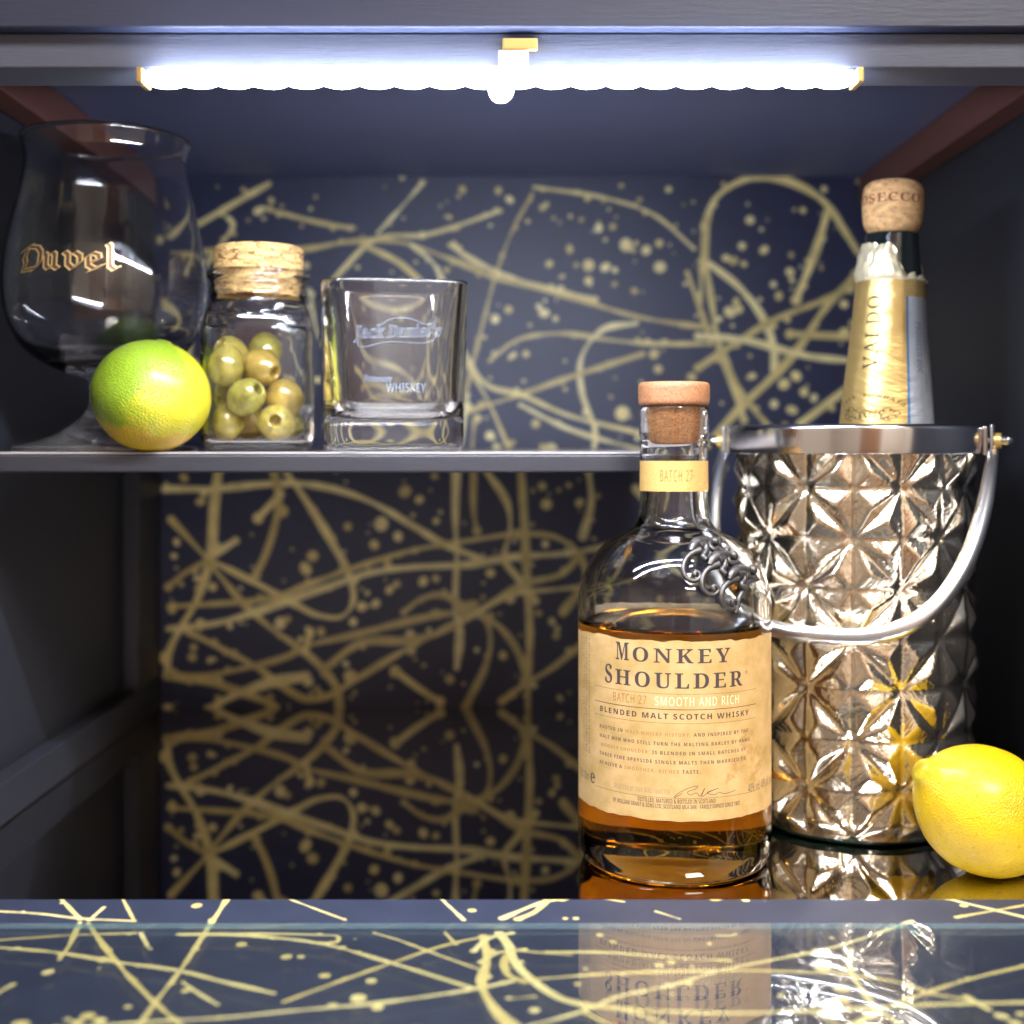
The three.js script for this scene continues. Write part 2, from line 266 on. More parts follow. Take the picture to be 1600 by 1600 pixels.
  for (let i = 0; i < 40; i++) dot(ctx, rnd() * W, H * (0.5 + 0.5 * rnd()) + H * 0.3, w0 * (0.2 + 0.5 * rnd()), i);
  grainOver(ctx, W, H, 0.1);
});
const boardMat = std({ map: colorTex(boardCanvas), roughness: 0.5 });

// ------------------------------------------------------------------ cabinet
const back = struct('wall', new THREE.PlaneGeometry(wallW, TOP).translate((LEFT + RIGHT) / 2, TOP / 2, 0), wallpaper, 'dark navy back wall printed with drizzled gold lines and dots');
back.position.z = -BACK;
part('backing_board', box(LEFT - 0.03, RIGHT + 0.03, -0.03, TOP + 0.03, -0.022, -0.003), M.black, back);
struct('floor', box(LEFT, RIGHT, -0.012, 0, -BACK, -0.43), M.mirror, 'glossy dark mirror floor of the cabinet under the whisky bottle');
struct('ceiling', box(LEFT - 0.03, RIGHT + 0.03, TOP, TOP + 0.018, -BACK, -0.50), M.navyCeiling, 'navy ceiling board of the cabinet above the light strip');
for (const s of [-1, 1]) {
  const X = s < 0 ? LEFT : RIGHT, side = (a, b) => (s < 0 ? [X - b, X - a] : [X + a, X + b]);
  const w = thing('side_wall', s < 0 ? 'black panelled cabinet side wall beside the stemmed beer glass' : 'black panelled cabinet side wall beside the ice bucket and lemon', 'wall', new THREE.Vector3(), 0);
  part('panel', box(...side(0.011, 0.03), -0.012, TOP, -BACK, -0.452), M.black, w);
  part('bottom_rail', box(...side(0, 0.0108), 0.0003, 0.0205, -BACK + 0.0004, -0.4525, 0.0012), M.black, w);
  part('rear_stile', box(...side(0.0002, 0.0108), 0.0207, TOP - 0.0202, -BACK + 0.0004, -0.827, 0.0012), M.black, w);
  part('batten', box(...side(-0.004, 0.0108), TOP - 0.0198, TOP - 0.0002, -BACK + 0.0004, -0.502, 0.001), M.redwood, w);
}
{ // front head rail with the light bar under it
  const r = thing('head_rail', 'grey navy rail across the cabinet top that carries the light strip', 'rail', new THREE.Vector3(0, 0, 0));
  part('rail_face', box(LEFT - 0.03, RIGHT + 0.03, 0.3196, 0.3325, -0.4985, -0.474, 0.0008), M.navyRail, r);
  part('upper_board', box(LEFT - 0.03, RIGHT + 0.03, 0.3327, 0.37, -0.4985, -0.468, 0.0008), M.navyRailDark, r);
}
// shelf
{
  const s = thing('shelf', 'thin dark shelf board holding the beer glass, lime, jar and tumbler', 'shelf', new THREE.Vector3(0, 0.1766, 0));
  part('top_sheet', box(LEFT + 0.0006, 0.0903, -0.0008, 0, -BACK + 0.001, -0.5778, 0.0003), M.shelfTop, s);
  part('board', box(LEFT + 0.0005, 0.0905, -0.0092, -0.0009, -BACK + 0.001, -0.5775, 0.0012), M.shelf, s);
}
// printed board and the glass plate on it
{
  const g = new THREE.BoxGeometry(2 * BX, 0.016, BZ0 - BZ1).translate(0, -0.008, -(BZ0 + BZ1) / 2);
  const uv = g.attributes.uv, p = g.attributes.position, nn = g.attributes.normal;
  for (let i = 0; i < uv.count; i++) uv.setXY(i, (p.getX(i) + BX) / (2 * BX), nn.getY(i) > 0.5 ? 1 - (BZ0 + p.getZ(i)) / (BZ0 - BZ1) : 0.99);
  const b = struct('ledge', g, boardMat, 'navy front ledge printed with splashed gold lines under a glass plate');
  b.position.y = BOARD_Y;
  const t = thing('glass_plate', 'clear glass plate lying on the gold splashed front ledge', 'glass plate', new THREE.Vector3(0, BOARD_Y + 0.0005, 0));
  part('sheet', box(-BX, BX, 0, 0.0022, -0.4237, -BZ1), M.pane, t);
  part('edge', box(-BX, BX, 0.0004, 0.0018, -0.4246, -0.4239), M.paneEdge, t);
}
// LED bar
{
  const y = 0.3160, z = -0.4680, x0 = (230 - CX) * 0.468 / F, x1 = (1333 - CX) * 0.468 / F, mid = (x0 + x1) / 2, half = (x1 - x0) / 2;
  const t = thing('led_light_bar', 'glowing white light strip under the cabinet top', 'light strip', new THREE.Vector3(mid, y, z));
  part('housing', box(-half, half, -0.001, 0.0008, -0.0018, 0.0018, 0.0005), M.plastic, t);
  const lens = new THREE.SphereGeometry(1, 20, 14).scale(half / 20 * 1.15, 0.0024, 0.0042);
  for (let i = 0; i < 20; i++) { const m = part('led', lens, M.led, t); m.position.set(clamp(-half + half / 20 * (2 * i + 1), -half * 0.9425, half * 0.9425), -0.0032, 0); }
  part('diffuser', box(-half, half, -0.0030, -0.0011, -0.0026, 0.0026, 0.0006), std({ color: lin(0.9, 0.9, 0.9), emissive: LED_COLOR, emissiveIntensity: LED_GLOW * 0.1 }), t);
  for (const s of [-1, 1]) part('end_cap', box(s < 0 ? -half - 0.0024 : half + 0.0001, s < 0 ? -half - 0.0001 : half + 0.0024, -0.005, 0.0005, -0.006, 0.006, 0.0006), M.brass, t);
  const sx = (783 - CX) * 0.468 / F - mid;
  part('sensor', new THREE.SphereGeometry(0.0046, 24, 12).translate(sx, -0.0072, 0.003), phys({ color: lin(0.9, 0.9, 0.92), roughness: 0.35, transmission: 0.5, thickness: 0, emissive: LED_COLOR, emissiveIntensity: 0.15 }), t);  // dome's faint glow imitates strip light shining through its plastic
  part('clip', box(sx + 0.0005, sx + 0.0135, 0.0095, 0.0140, -0.0060, -0.0035, 0.0006), M.brass, t);
  part('clip_arm', box(sx - 0.001, sx + 0.010, 0.0009, 0.0093, -0.0058, -0.0028, 0.0005), M.plastic, t);
  const light = new THREE.RectAreaLight(LED_COLOR, LED_LIGHT, half * 2, 0.0034);
  light.name = 'led_light'; light.position.set(mid, y - 0.0062, z); light.lookAt(mid, y - 0.3, z - 0.05); scene.add(light);
}

// ------------------------------------------------------------------ tulip beer glass
const SHELF = 0.1766;
const onShelf = (px, d) => new THREE.Vector3((px - CX) * d / F, SHELF, -d);
const face = (p) => Math.atan2(p.x, -p.z) * -1;              // yaw that turns +z towards the camera
{
  const d = 0.622, pos = onShelf(166, d), S = d / F, t = thing('beer_glass', 'empty stemmed tulip beer glass with gold lettering behind the lime', 'glass', pos, face(pos));
  const H = (py) => (706 - py) * S, R = (w) => w * S;
  const bowl = smooth([[R(25), H(599.6)], [R(30), H(593)], [R(60), H(584)], [R(92), H(570)], [R(122), H(548)], [R(146), H(505)], [R(155.5), H(455)], [R(152), H(405)], [R(141), H(350)], [R(127), H(290)], [R(122), H(262)], [R(124), H(240)], [R(129), H(222)]], 70);
  const inner = [];
  for (let i = bowl.length - 1; i >= 10; i--) {               // wall of 1.5 mm, thicker at the bottom
    const a = bowl[Math.min(i + 1, bowl.length - 1)], b = bowl[Math.max(i - 1, 0)], tx = a[0] - b[0], ty = a[1] - b[1], l = Math.hypot(tx, ty), w = 0.0013 + 0.0022 * sstep(25 - i, 0, 15);
    inner.push([Math.max(0, bowl[i][0] - ty / l * w), bowl[i][1] + tx / l * w]);
  }
  const foot = fillet([[0, 0.0012], [R(120), 0.0006, 0.001], [R(139), 0, 0.0006], [R(139.5), 0.0026, 0.0008], [R(112), 0.0042, 0.01], [R(70), 0.009, 0.012], [R(36), 0.0165, 0.01], [R(24), 0.0235, 0.01], [R(25), H(600)]]);
  const rim = inner[0], top = bowl[bowl.length - 1];
  part('foot', turned([...foot, [0, H(600)]], 128), M.lightenedGlass, t);
  part('bowl', turned([[0, H(599.6)], ...bowl, [(rim[0] + top[0]) / 2 + 0.0002, top[1] + 0.0007], ...inner, [0, inner[inner.length - 1][1] - 0.0006]], 128), M.glass, t);
  // broad-nib lettering in gold with a brown heart
  const lettering = canvas(1024, 400, (ctx) => {
    const nib = (pts, w, col) => { ctx.fillStyle = col; for (let i = 0; i < pts.length - 1; i++) { const [x0, y0] = pts[i], [x1, y1] = pts[i + 1], a = -0.7, dx = Math.cos(a) * w / 2, dy = Math.sin(a) * w / 2; ctx.beginPath(); ctx.moveTo(x0 - dx, y0 - dy); ctx.lineTo(x0 + dx, y0 + dy); ctx.lineTo(x1 + dx, y1 + dy); ctx.lineTo(x1 - dx, y1 - dy); ctx.closePath(); ctx.fill(); ctx.strokeStyle = col; ctx.lineWidth = w * 0.2; ctx.lineJoin = 'miter'; ctx.stroke(); } };
    const G = [
      [[70, 90], [130, 60], [220, 75], [255, 130], [250, 240], [200, 310], [90, 330]], [[105, 110], [80, 180], [95, 250], [70, 325]],
      [[292, 150], [310, 170], [310, 290], [335, 320], [380, 290]], [[372, 145], [388, 165], [388, 300], [418, 325]],
      [[478, 140], [505, 170], [505, 275], [545, 325], [608, 250], [605, 180], [565, 145]],
      [[680, 262], [765, 212], [755, 165], [710, 150], [672, 190], [676, 290], [720, 325], [775, 295]],
      [[835, 40], [852, 60], [852, 290], [885, 325], [915, 300]],
    ];
    G.forEach((g) => nib(g, 62, '#d8b573')); G.forEach((g) => nib(g, 28, '#6b4a3c'));
  });
  const lm = std({ map: colorTex(lettering), transparent: true, roughness: 0.35, metalness: 0.3 });
  part('lettering', patch(radiusAt(bowl), -52 * D2R, 13 * D2R, 0.0795, 0.0955, 60, 10), lm, t);
}

// ------------------------------------------------------------------ citrus
const pores = dataTex(512, 512, (() => {
  const N = 34, pt = []; for (let i = 0; i < N * N; i++) pt.push([rnd(), rnd(), 0.5 + rnd()]);
  return (u, v) => { const gx = Math.floor(u * N), gy = Math.floor(v * N); let m = 9; for (let a = -1; a < 2; a++) for (let b = -1; b < 2; b++) { const q = pt[((gy + b + N) % N) * N + (gx + a + N) % N], x = gx + a + q[0] - u * N, y = gy + b + q[1] - v * N; m = Math.min(m, Math.hypot(x, y) / q[2]); } return clamp(0.25 + m * 1.1, 0, 1); };
})());
function citrus(prof, R, tone, rep) {
  const g = turned(prof, 128, (r, h, t) => [r * (1 + 0.02 * perlin.noise(Math.cos(t) * 1.2, Math.sin(t) * 1.2, h * 40) + 0.006 * perlin.noise(Math.cos(t) * 5, Math.sin(t) * 5, h * 200)), h]);
  const pm = pores.clone(); pm.repeat.set(rep, rep * 0.62); pm.needsUpdate = true;
  const map = dataTex(512, 256, (u, v) => tone(u, v), true);
  return [g, phys({ map, bumpMap: pm, bumpScale: 0.0003, roughness: 0.38, clearcoat: 0.35, clearcoatRoughness: 0.28, specularIntensity: 0.9 })];
}
const ground = (o, y0) => { o.updateMatrixWorld(true); const b = new THREE.Box3().setFromObject(o, true); o.position.y += y0 - b.min.y; };
{
  const R = 0.0269, prof = smooth([[0, -0.93 * R], [0.1 * R, -0.93 * R], [0.22 * R, -0.91 * R], [0.5 * R, -0.8 * R], [0.82 * R, -0.5 * R], [1.0 * R, -0.03 * R], [0.88 * R, 0.47 * R], [0.6 * R, 0.78 * R], [0.3 * R, 0.93 * R], [0.15 * R, 0.96 * R], [0.08 * R, 1.0 * R], [0, 0.99 * R]], 60);
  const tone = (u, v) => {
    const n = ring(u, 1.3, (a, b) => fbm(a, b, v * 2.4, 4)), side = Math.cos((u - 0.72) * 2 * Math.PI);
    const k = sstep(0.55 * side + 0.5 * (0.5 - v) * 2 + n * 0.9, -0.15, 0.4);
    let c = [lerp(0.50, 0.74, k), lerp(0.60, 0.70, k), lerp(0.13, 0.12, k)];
    const o = sstep((0.27 - v) * 8 + n * 1.4, -0.1, 0.5); c = [lerp(c[0], 0.80, o * 0.8), lerp(c[1], 0.64, o * 0.8), lerp(c[2], 0.10, o * 0.8)];  // warm shaded underside below the light's terminator, painted into the skin colour
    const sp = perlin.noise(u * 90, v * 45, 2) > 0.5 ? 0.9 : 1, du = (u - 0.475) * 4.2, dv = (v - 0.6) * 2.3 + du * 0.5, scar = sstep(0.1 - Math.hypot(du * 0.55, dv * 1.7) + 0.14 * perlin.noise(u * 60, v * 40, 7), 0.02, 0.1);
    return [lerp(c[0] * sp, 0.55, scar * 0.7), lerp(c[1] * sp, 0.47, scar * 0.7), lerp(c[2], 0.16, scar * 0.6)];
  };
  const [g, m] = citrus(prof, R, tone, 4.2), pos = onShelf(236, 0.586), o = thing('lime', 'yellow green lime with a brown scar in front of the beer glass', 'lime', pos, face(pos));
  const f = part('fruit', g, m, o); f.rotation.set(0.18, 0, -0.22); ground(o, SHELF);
}
{
  const R = 0.0262, prof = smooth([[0, -1.36 * R], [0.14 * R, -1.34 * R], [0.2 * R, -1.26 * R], [0.34 * R, -1.14 * R], [0.6 * R, -0.92 * R], [0.88 * R, -0.5 * R], [1.0 * R, 0], [0.92 * R, 0.46 * R], [0.70 * R, 0.84 * R], [0.46 * R, 1.08 * R], [0.31 * R, 1.20 * R], [0.23 * R, 1.29 * R], [0.17 * R, 1.37 * R], [0.09 * R, 1.41 * R], [0, 1.41 * R]], 80);
  const tone = (u, v) => { const n = ring(u, 1.5, (a, b) => fbm(a, b, v * 3, 4)), tip = sstep(v, 0.93, 0.99) * 0.25; const sp = 1 - 0.12 * sstep(perlin.noise(u * 70, v * 50, 3), 0.35, 0.6); return [(0.89 + 0.10 * n - tip * 0.12) * sp, (0.735 + 0.14 * n + tip * 0.05) * sp, 0.05 + 0.03 * n]; };
  const [g, m] = citrus(prof, R, tone, 5), pos = new THREE.Vector3((1540 - CX) * 0.535 / F, 0.03, -0.535), o = thing('lemon', 'bright yellow lemon lying in front of the ice bucket', 'lemon', pos, 0);
  const f = part('fruit', g, m, o); f.quaternion.setFromUnitVectors(new THREE.Vector3(0, 1, 0), new THREE.Vector3(-0.80, 0.52, 0.16).normalize()); ground(o, 0);
}

// ------------------------------------------------------------------ cork
function corkCanvas(w, h, chips, base) {
  return canvas(w, h, (ctx) => {
    ctx.fillStyle = base; ctx.fillRect(0, 0, w, h);
    for (let i = 0; i < chips; i++) {
      const x = rnd() * w, y = rnd() * h, r = (10 + 20 * rnd()) * w / 1024, n = 7, a0 = rnd() * 7, t = 0.86 + 0.26 * rnd();
      ctx.fillStyle = `rgb(${Math.round(228 * t)},${Math.round(184 * t)},${Math.round(120 * t)})`; ctx.strokeStyle = rnd() < 0.55 ? '#5e3418' : '#9a6a38'; ctx.lineWidth = (0.6 + 2.0 * rnd() * rnd() * 2) * w / 1024;
      ctx.beginPath(); for (let k = 0; k < n; k++) { const a = a0 + k / n * 6.283, q = r * (0.6 + 0.6 * rnd()); ctx.lineTo(x + Math.cos(a) * q * 1.3, y + Math.sin(a) * q); } ctx.closePath(); ctx.fill(); ctx.stroke();
    }
    grainOver(ctx, w, h, 0.22);
  });
}
const chipCork = std({ map: colorTex(corkCanvas(1024, 512, 900, '#8a5c30')), roughness: 0.8, bumpMap: grain, bumpScale: 0.0006 });
const fineCork = std({ map: dataTex(512, 256, (u, v) => { const n = fbm(u * 70, v * 26, 1, 4) + 0.5 * fbm(u * 14, v * 8, 5, 3), p = perlin.noise(u * 60, v * 40, 9) > 0.52 ? 0.5 : 1, t = (0.9 + 0.6 * n) * p; return [0.68 * t, 0.45 * t, 0.25 * t]; }, true), roughness: 0.85, bumpMap: grain, bumpScale: 0.0004 });
const capWood = std({ map: dataTex(512, 256, (u, v) => { const n = fbm(u * 130, v * 10, 1, 3), t = 0.92 + 0.5 * n + 0.15 * fbm(u * 8, v * 4, 3, 3); return [0.64 * t, 0.43 * t, 0.28 * t]; }, true), roughness: 0.55, bumpMap: grain, bumpScale: 0.00015 });

// ------------------------------------------------------------------ jar of olives
{
  const d = 0.616, pos = onShelf(404, d), S = d / F, yaw = face(pos) - 0.05, H = (py) => (708 - py) * S, R = (w) => w * S;
  const t = thing('glass_jar', 'small square glass jar of olives closed with a chipped cork', 'jar', pos, yaw);
  const q = 4.2, w = 0.0022;
  const outer = [[0, 0.0012], [R(66), 0.0012, 0.001, q], [R(74), 0, 0.001, q], [R(80), H(702), 0.001, q], [R(86.5), H(688), 0.002, q], [R(86.5), H(530), 0.006, q], [R(84), H(506), 0.006, 3.4], [R(77), H(484), 0.004, 2.3], [R(72), H(474), 0.003], [R(76), H(463), 0.002], [R(76), H(456), 0.002], [R(73), H(450), 0.002], [R(74), H(442), 0.001], [R(80), H(438), 0.001], [R(80), H(428), 0.0012], [R(70), H(428), 0.0012]];
  const inn = [[R(69.3), H(436), 0.002], [R(68.5), H(470), 0.003], [R(72), H(486), 0.004, 2.3], [R(84) - w, H(510), 0.006, 3.4], [R(86.5) - w, H(532), 0.006, q], [R(86.5) - w, H(690), 0.005, q], [R(76) - w, H(694), 0.003, q], [0, H(694)]];
  part('jar_body', turned(fillet([...outer, ...inn]), 128), M.glass, t);
  const c = part('cork', turned(fillet([[0, H(466)], [R(66), H(466), 0.0008], [R(68.6), H(428), 0.002], [R(69.5), H(392), 0.0014], [R(66), H(389), 0.0014], [0, H(389)]]), 64), chipCork, t);
  // olives settle inside the jar: pulled to where the photograph shows them, pushed apart where they touch
  const spots = [[362, 556, 0.004, 'with its pit hole at upper left of the pile'], [408, 549, -0.009, 'at the top back of the pile'], [411, 581, 0.011, 'large and glossy just under the top right of the pile'], [347, 590, 0.011, 'tinted by the lime at the left glass, second row down'], [350, 628, 0.008, 'at the left glass in the third row down'], [385, 630, 0.0125, 'showing a round pit hole in the middle of the front'], [443, 623, 0.010, 'leaning on the right side of the middle row'], [348, 668, 0.010, 'at the bottom left corner of the jar'], [420, 668, 0.0125, 'with its pit hole facing forward at the bottom'], [465, 670, -0.002, 'half hidden at the bottom right corner'], [384, 664, -0.009, 'dark and half hidden at the bottom back']];
  const r0 = 0.0092, B = spots.map(([x, y, z]) => ({ x: (x - 404) * S, y: H(y) - 0.0002, z, tx: (x - 404) * S, ty: H(y) }));
  const lim = R(86.5) - w - r0 - 0.0006, floor = H(694) + r0 + 0.0002;
  for (let it = 0; it < 600; it++) {
    for (const b of B) { b.x += (b.tx - b.x) * 0.03; b.y += (b.ty - b.y) * 0.03; }
    for (let i = 0; i < B.length; i++) for (let j = i + 1; j < B.length; j++) { const a = B[i], b = B[j], dx = b.x - a.x, dy = b.y - a.y, dz = b.z - a.z, l = Math.hypot(dx, dy, dz) || 1e-6, o = 2 * r0 * 1.01 - l; if (o > 0) { const k = o / l / 2; a.x -= dx * k; a.y -= dy * k; a.z -= dz * k; b.x += dx * k; b.y += dy * k; b.z += dz * k; } }
    for (const b of B) { b.x = clamp(b.x, -lim, lim); b.z = clamp(b.z, -lim, lim); b.y = Math.max(b.y, floor); const e = Math.max(Math.abs(b.x), Math.abs(b.z)), f = Math.min(Math.abs(b.x), Math.abs(b.z)); if (e > lim * 0.9 && f > lim * 0.82) { b.x *= 0.97; b.z *= 0.97; } }
  }
  const a = 1.06, op = smooth([[0, 0.3], [0.2, 0.32], [0.26, 0.5], [0.27, 0.82], [0.3, 0.92], [0.38, 0.94], [0.52, 0.87], [0.78, 0.62], [0.96, 0.2], [0.98, -0.15], [0.88, -0.5], [0.62, -0.83], [0.3, -0.99], [0.1, -1.0], [0.04, -0.94], [0, -0.93]].map(([r, h]) => [r * r0, h * r0 * a]), 50);
  const og = turned(op, 40, (r, h, t) => [r * (1 + 0.05 * perlin.noise(Math.cos(t) * 1.5, Math.sin(t) * 1.5, h * 150)), h]), ogs = new THREE.BufferGeometry().copy(og);
  ogs.scale(0.93, 1.03, 0.97);
  const omap = (h, s) => dataTex(128, 128, (u, v) => { const n = ring(u, 1.6, (x, y) => fbm(x + s, y, v * 4, 4)), t = 0.95 + 0.35 * n; return [h[0] * t, h[1] * t, h[2] * t]; }, true);
  const om = [[0.76, 0.69, 0.33], [0.70, 0.67, 0.32], [0.80, 0.68, 0.33], [0.68, 0.62, 0.28]].map((h, i) => phys({ map: omap(h, i * 9), roughness: 0.25, clearcoat: 0.9, clearcoatRoughness: 0.08 }));
  const turns = [[0.9, -0.6], [2.6, 0.3], [1.9, 1.0], [0.2, 2.4], [2.0, -0.5], [1.15, 0.95], [1.8, 2.2], [2.9, 0], [1.45, 0.1], [2.2, 1.1], [0.6, 0.4], [1.0, 2.0], [2.0, 0.5]];
  const M4 = new THREE.Matrix4().makeRotationY(yaw);
  B.forEach((b, i) => {
    const o = part(numbered('olive'), i % 2 ? ogs : og, om[i % 4], scene);
    o.position.set(b.x, b.y, b.z).applyMatrix4(M4).add(pos);
    o.rotation.set(turns[i][0], turns[i][1], 0, 'YXZ');
    o.userData = { label: 'green olive in the jar ' + spots[i][3], category: 'olive', group: 'olives in the glass jar' };
  });
}

// ------------------------------------------------------------------ square tumbler
{
  const d = 0.610, pos = onShelf(611, d), S = d / F, yaw = face(pos) + 0.09, H = (py) => (708 - py) * S, R = (w) => w * S, q = 6.5;
  const t = thing('tumbler', 'empty square glass tumbler with etched lettering and a thick base', 'tumbler', pos, yaw);
  const hT = H(450);
  const prof = fillet([[0, 0.0014], [R(88), 0.0014, 0.001, q], [R(96), 0, 0.0012, q], [R(103), 0.0016, 0.002, q], [R(105), 0.006, 0.004, q], [R(112), hT - 0.001, 0.002, q], [R(110), hT, 0.001, q], [R(103), hT - 0.0004, 0.0012, q], [R(97), hT * 0.62, 0.01, 5.2], [R(92), 0.0185, 0.006, 5.2], [R(76), 0.0148, 0.005, 5.2], [0, 0.0142]]);
  part('glass_body', turned(prof, 160), M.glass, t);
  const etch = canvas(1024, 1024, (ctx) => {
    ctx.fillStyle = ctx.strokeStyle = 'rgba(180,195,220,0.34)'; ctx.textAlign = 'center'; ctx.lineWidth = 5;
    ctx.save(); ctx.translate(512, 430); ctx.transform(1, -0.03, -0.22, 1, 0, 0); ctx.font = 'bold 152px serif'; ctx.strokeText("Jack Daniel's", 0, 0, 900); ctx.restore();
    ctx.translate(0, 150); ctx.beginPath(); ctx.moveTo(100, 320); ctx.bezierCurveTo(60, 390, 160, 380, 330, 330); ctx.bezierCurveTo(500, 300, 700, 350, 830, 320); ctx.bezierCurveTo(960, 290, 900, 200, 850, 250); ctx.stroke();
    ctx.beginPath(); ctx.moveTo(330, 180); ctx.bezierCurveTo(430, 80, 640, 90, 760, 150); ctx.bezierCurveTo(860, 180, 950, 120, 900, 90); ctx.stroke();
    ctx.translate(0, -90); ctx.font = '84px serif'; ctx.save(); ctx.translate(300, 770); ctx.transform(1, 0, -0.2, 1, 0, 0); ctx.fillText('Tennessee', 0, 0, 300); ctx.restore();
    ctx.font = '112px sans-serif'; ctx.fillText('WHISKEY', 600, 860, 420);
  });
  const em = std({ map: colorTex(etch), transparent: true, roughness: 0.8 });
  const wv = R(72), y0 = 0.022, y1 = 0.0735, zOf = (y) => lerp(R(105), R(112), (y - 0.006) / (hT - 0.007)) + 0.0003;
  const eg = new THREE.PlaneGeometry(wv * 2, y1 - y0, 1, 8).translate(0, (y0 + y1) / 2, 0); const ep = eg.attributes.position;
  for (let i = 0; i < ep.count; i++) ep.setZ(i, zOf(ep.getY(i)));
  part('etching', eg, em, t);
}

// ------------------------------------------------------------------ whisky bottle
{
  const D = 0.559, S = 0.0002765, pos = new THREE.Vector3((1053 - CX) * D / F, 0.0004, -D), t = thing('whisky_bottle', 'part full amber whisky bottle with a tan label and wooden stopper', 'bottle', pos, face(pos));
  const foot = fillet([[0, 0.0028], [0.030, 0.0012, 0.004], [0.0365, 0, 0.001], [0.0396, 0.0008, 0.0016], [0.0416, 0.0062, 0.003], [0.0419, 0.014]]);
  const shoulder = smooth([[0.0419, 0.1045], [0.0419, 0.109], [0.0409, 0.118], [0.0383, 0.1255], [0.0338, 0.1327], [0.0279, 0.138], [0.0213, 0.1415], [0.0174, 0.1443], [0.0157, 0.1475], [0.0149, 0.1535], [0.0146, 0.165], [0.0146, 0.1735], [0.0149, 0.1775], [0.0150, 0.1795], [0.0146, 0.1815], [0.0150, 0.1832], [0.0151, 0.1850]], 80);
  const lip = fillet([[0.0151, 0.187], [0.0151, 0.1945, 0.001], [0.0148, 0.1962, 0.0012], [0.0125, 0.1962, 0.001], [0.0121, 0.190, 0.001], [0.0113, 0.176]]);
  const cav = smooth([[0.0113, 0.17], [0.0113, 0.1535], [0.0128, 0.1465], [0.0178, 0.141], [0.0250, 0.1362], [0.0315, 0.1302], [0.0360, 0.1232], [0.0384, 0.1165], [0.0390, 0.109], [0.0390, 0.104], [0.0388, 0.1026]], 50);
  const outer = [...foot, [0.0419, 0.05], [0.0419, 0.08], ...shoulder];
  const wob = (r, h, a) => [r * (1 + 0.004 * perlin.noise(Math.cos(a) * 2.5, Math.sin(a) * 2.5, h * 60) * sstep(h, 0.1, 0.115)), h];
  const body = part('glass_body', turned([...outer, ...lip, ...cav, [0.036, 0.1021], [0.02, 0.102], [0, 0.102]], 160, wob), M.glass, t);
  // the liquid fills the glass without a gap: no bending of its own, only its amber colour
  part('whisky', turned(fillet([[0, 0.0072], [0.030, 0.0066, 0.006], [0.0374, 0.0082, 0.003], [0.0391, 0.0125, 0.003], [0.0389, 0.1016, 0.0004], [0.036, 0.1017], [0, 0.1017]]), 128), phys({ color: lin(1, 1, 1), transmission: 1, thickness: 0.05, ior: 1.0, specularIntensity: 0, roughness: 0, attenuationColor: lin(0.98, 0.58, 0.10), attenuationDistance: 0.06 }), t);
  part('cork', turned(fillet([[0, 0.1795], [0.0102, 0.1795, 0.001], [0.0112, 0.184, 0.002], [0.0119, 0.1945, 0.0005], [0.0119, 0.1972], [0, 0.1972]]), 48), fineCork, t);
  part('stopper_cap', turned(fillet([[0, 0.1966], [0.0146, 0.1966, 0.0008], [0.0154, 0.1980, 0.001], [0.0156, 0.2054, 0.0016], [0.0146, 0.2068, 0.0014], [0, 0.2068]]), 64), capWood, t);

  const rB = radiusAt(outer);
  // front label: 2048 px wide for an arc of 0.112 m
  const arc = 0.112, y0 = 0.0258, y1 = 0.1022, LW = 2048, LH = Math.round(2048 * (y1 - y0) / arc), k = LW / arc;
  const paper = (ctx, w, h, seed, tone = '#cba66c') => {
    ctx.fillStyle = tone; ctx.fillRect(0, 0, w, h);
    const im = ctx.getImageData(0, 0, w, h), dd = im.data;
    for (let y = 0; y < h; y++) for (let x = 0; x < w; x++) { const o = (y * w + x) * 4, n = 1 + 0.2 * fbm(x * 0.006 + seed, y * 0.006, 2, 4) + 0.05 * fbm(x * 0.05, y * 0.05, 5, 2) + 0.03 * (rnd() - 0.5); dd[o] = clamp(dd[o] * n, 0, 255); dd[o + 1] = clamp(dd[o + 1] * n, 0, 255); dd[o + 2] = clamp(dd[o + 2] * n * n, 0, 255); }
    ctx.putImageData(im, 0, 0);
  };
  const labelCanvas = canvas(LW, LH, (ctx, W, H) => {
    paper(ctx, W, H, 3);
    const X = (m) => W / 2 + m * k, Y = (py) => (y1 - (EYE - (py - CY) * 0.0002555)) * k;   // py: row of the photograph on the label's middle
    const text = (s, x0, x1, py, cap, font, col, sp = 0) => {  // text of a cap height (m) stretched between two places (m from the middle)
      ctx.font = font.replace('#', '100'); ctx.letterSpacing = sp + 'px'; const w = ctx.measureText(s).width, ch = 73; ctx.save(); ctx.translate(X(x0), Y(py)); ctx.scale((x1 - x0) * k / w, cap * k / ch); ctx.fillStyle = col; ctx.fillText(s, 0, 0); ctx.restore();
    };
    // faint blots on the paper, lower right
    ctx.fillStyle = 'rgba(176,132,72,0.30)';
    for (const [m, py, rx, ry] of [[0.033, 1175, 60, 90], [0.038, 1195, 70, 60], [0.028, 1205, 60, 70], [0.042, 1222, 80, 60], [0.036, 1232, 60, 40], [0.031, 1165, 40, 40], [0.045, 1200, 50, 80], [0.024, 1225, 40, 50]]) for (let i = 0; i < 9; i++) { ctx.beginPath(); ctx.ellipse(X(m) + (rnd() - 0.5) * rx * 1.6, Y(py) + (rnd() - 0.5) * ry * 1.6, rx * 0.35 * (0.5 + rnd()), ry * 0.4 * (0.5 + rnd()), rnd() * 3, 0, 7); ctx.fill(); }
    const ink = '#453a3c', sf = 'bold #px serif';
    text('M', -0.0253, -0.0186, 1042, 0.0074, sf, ink); text('ONKEY', -0.0176, 0.0253, 1042, 0.0059, sf, ink, 14);
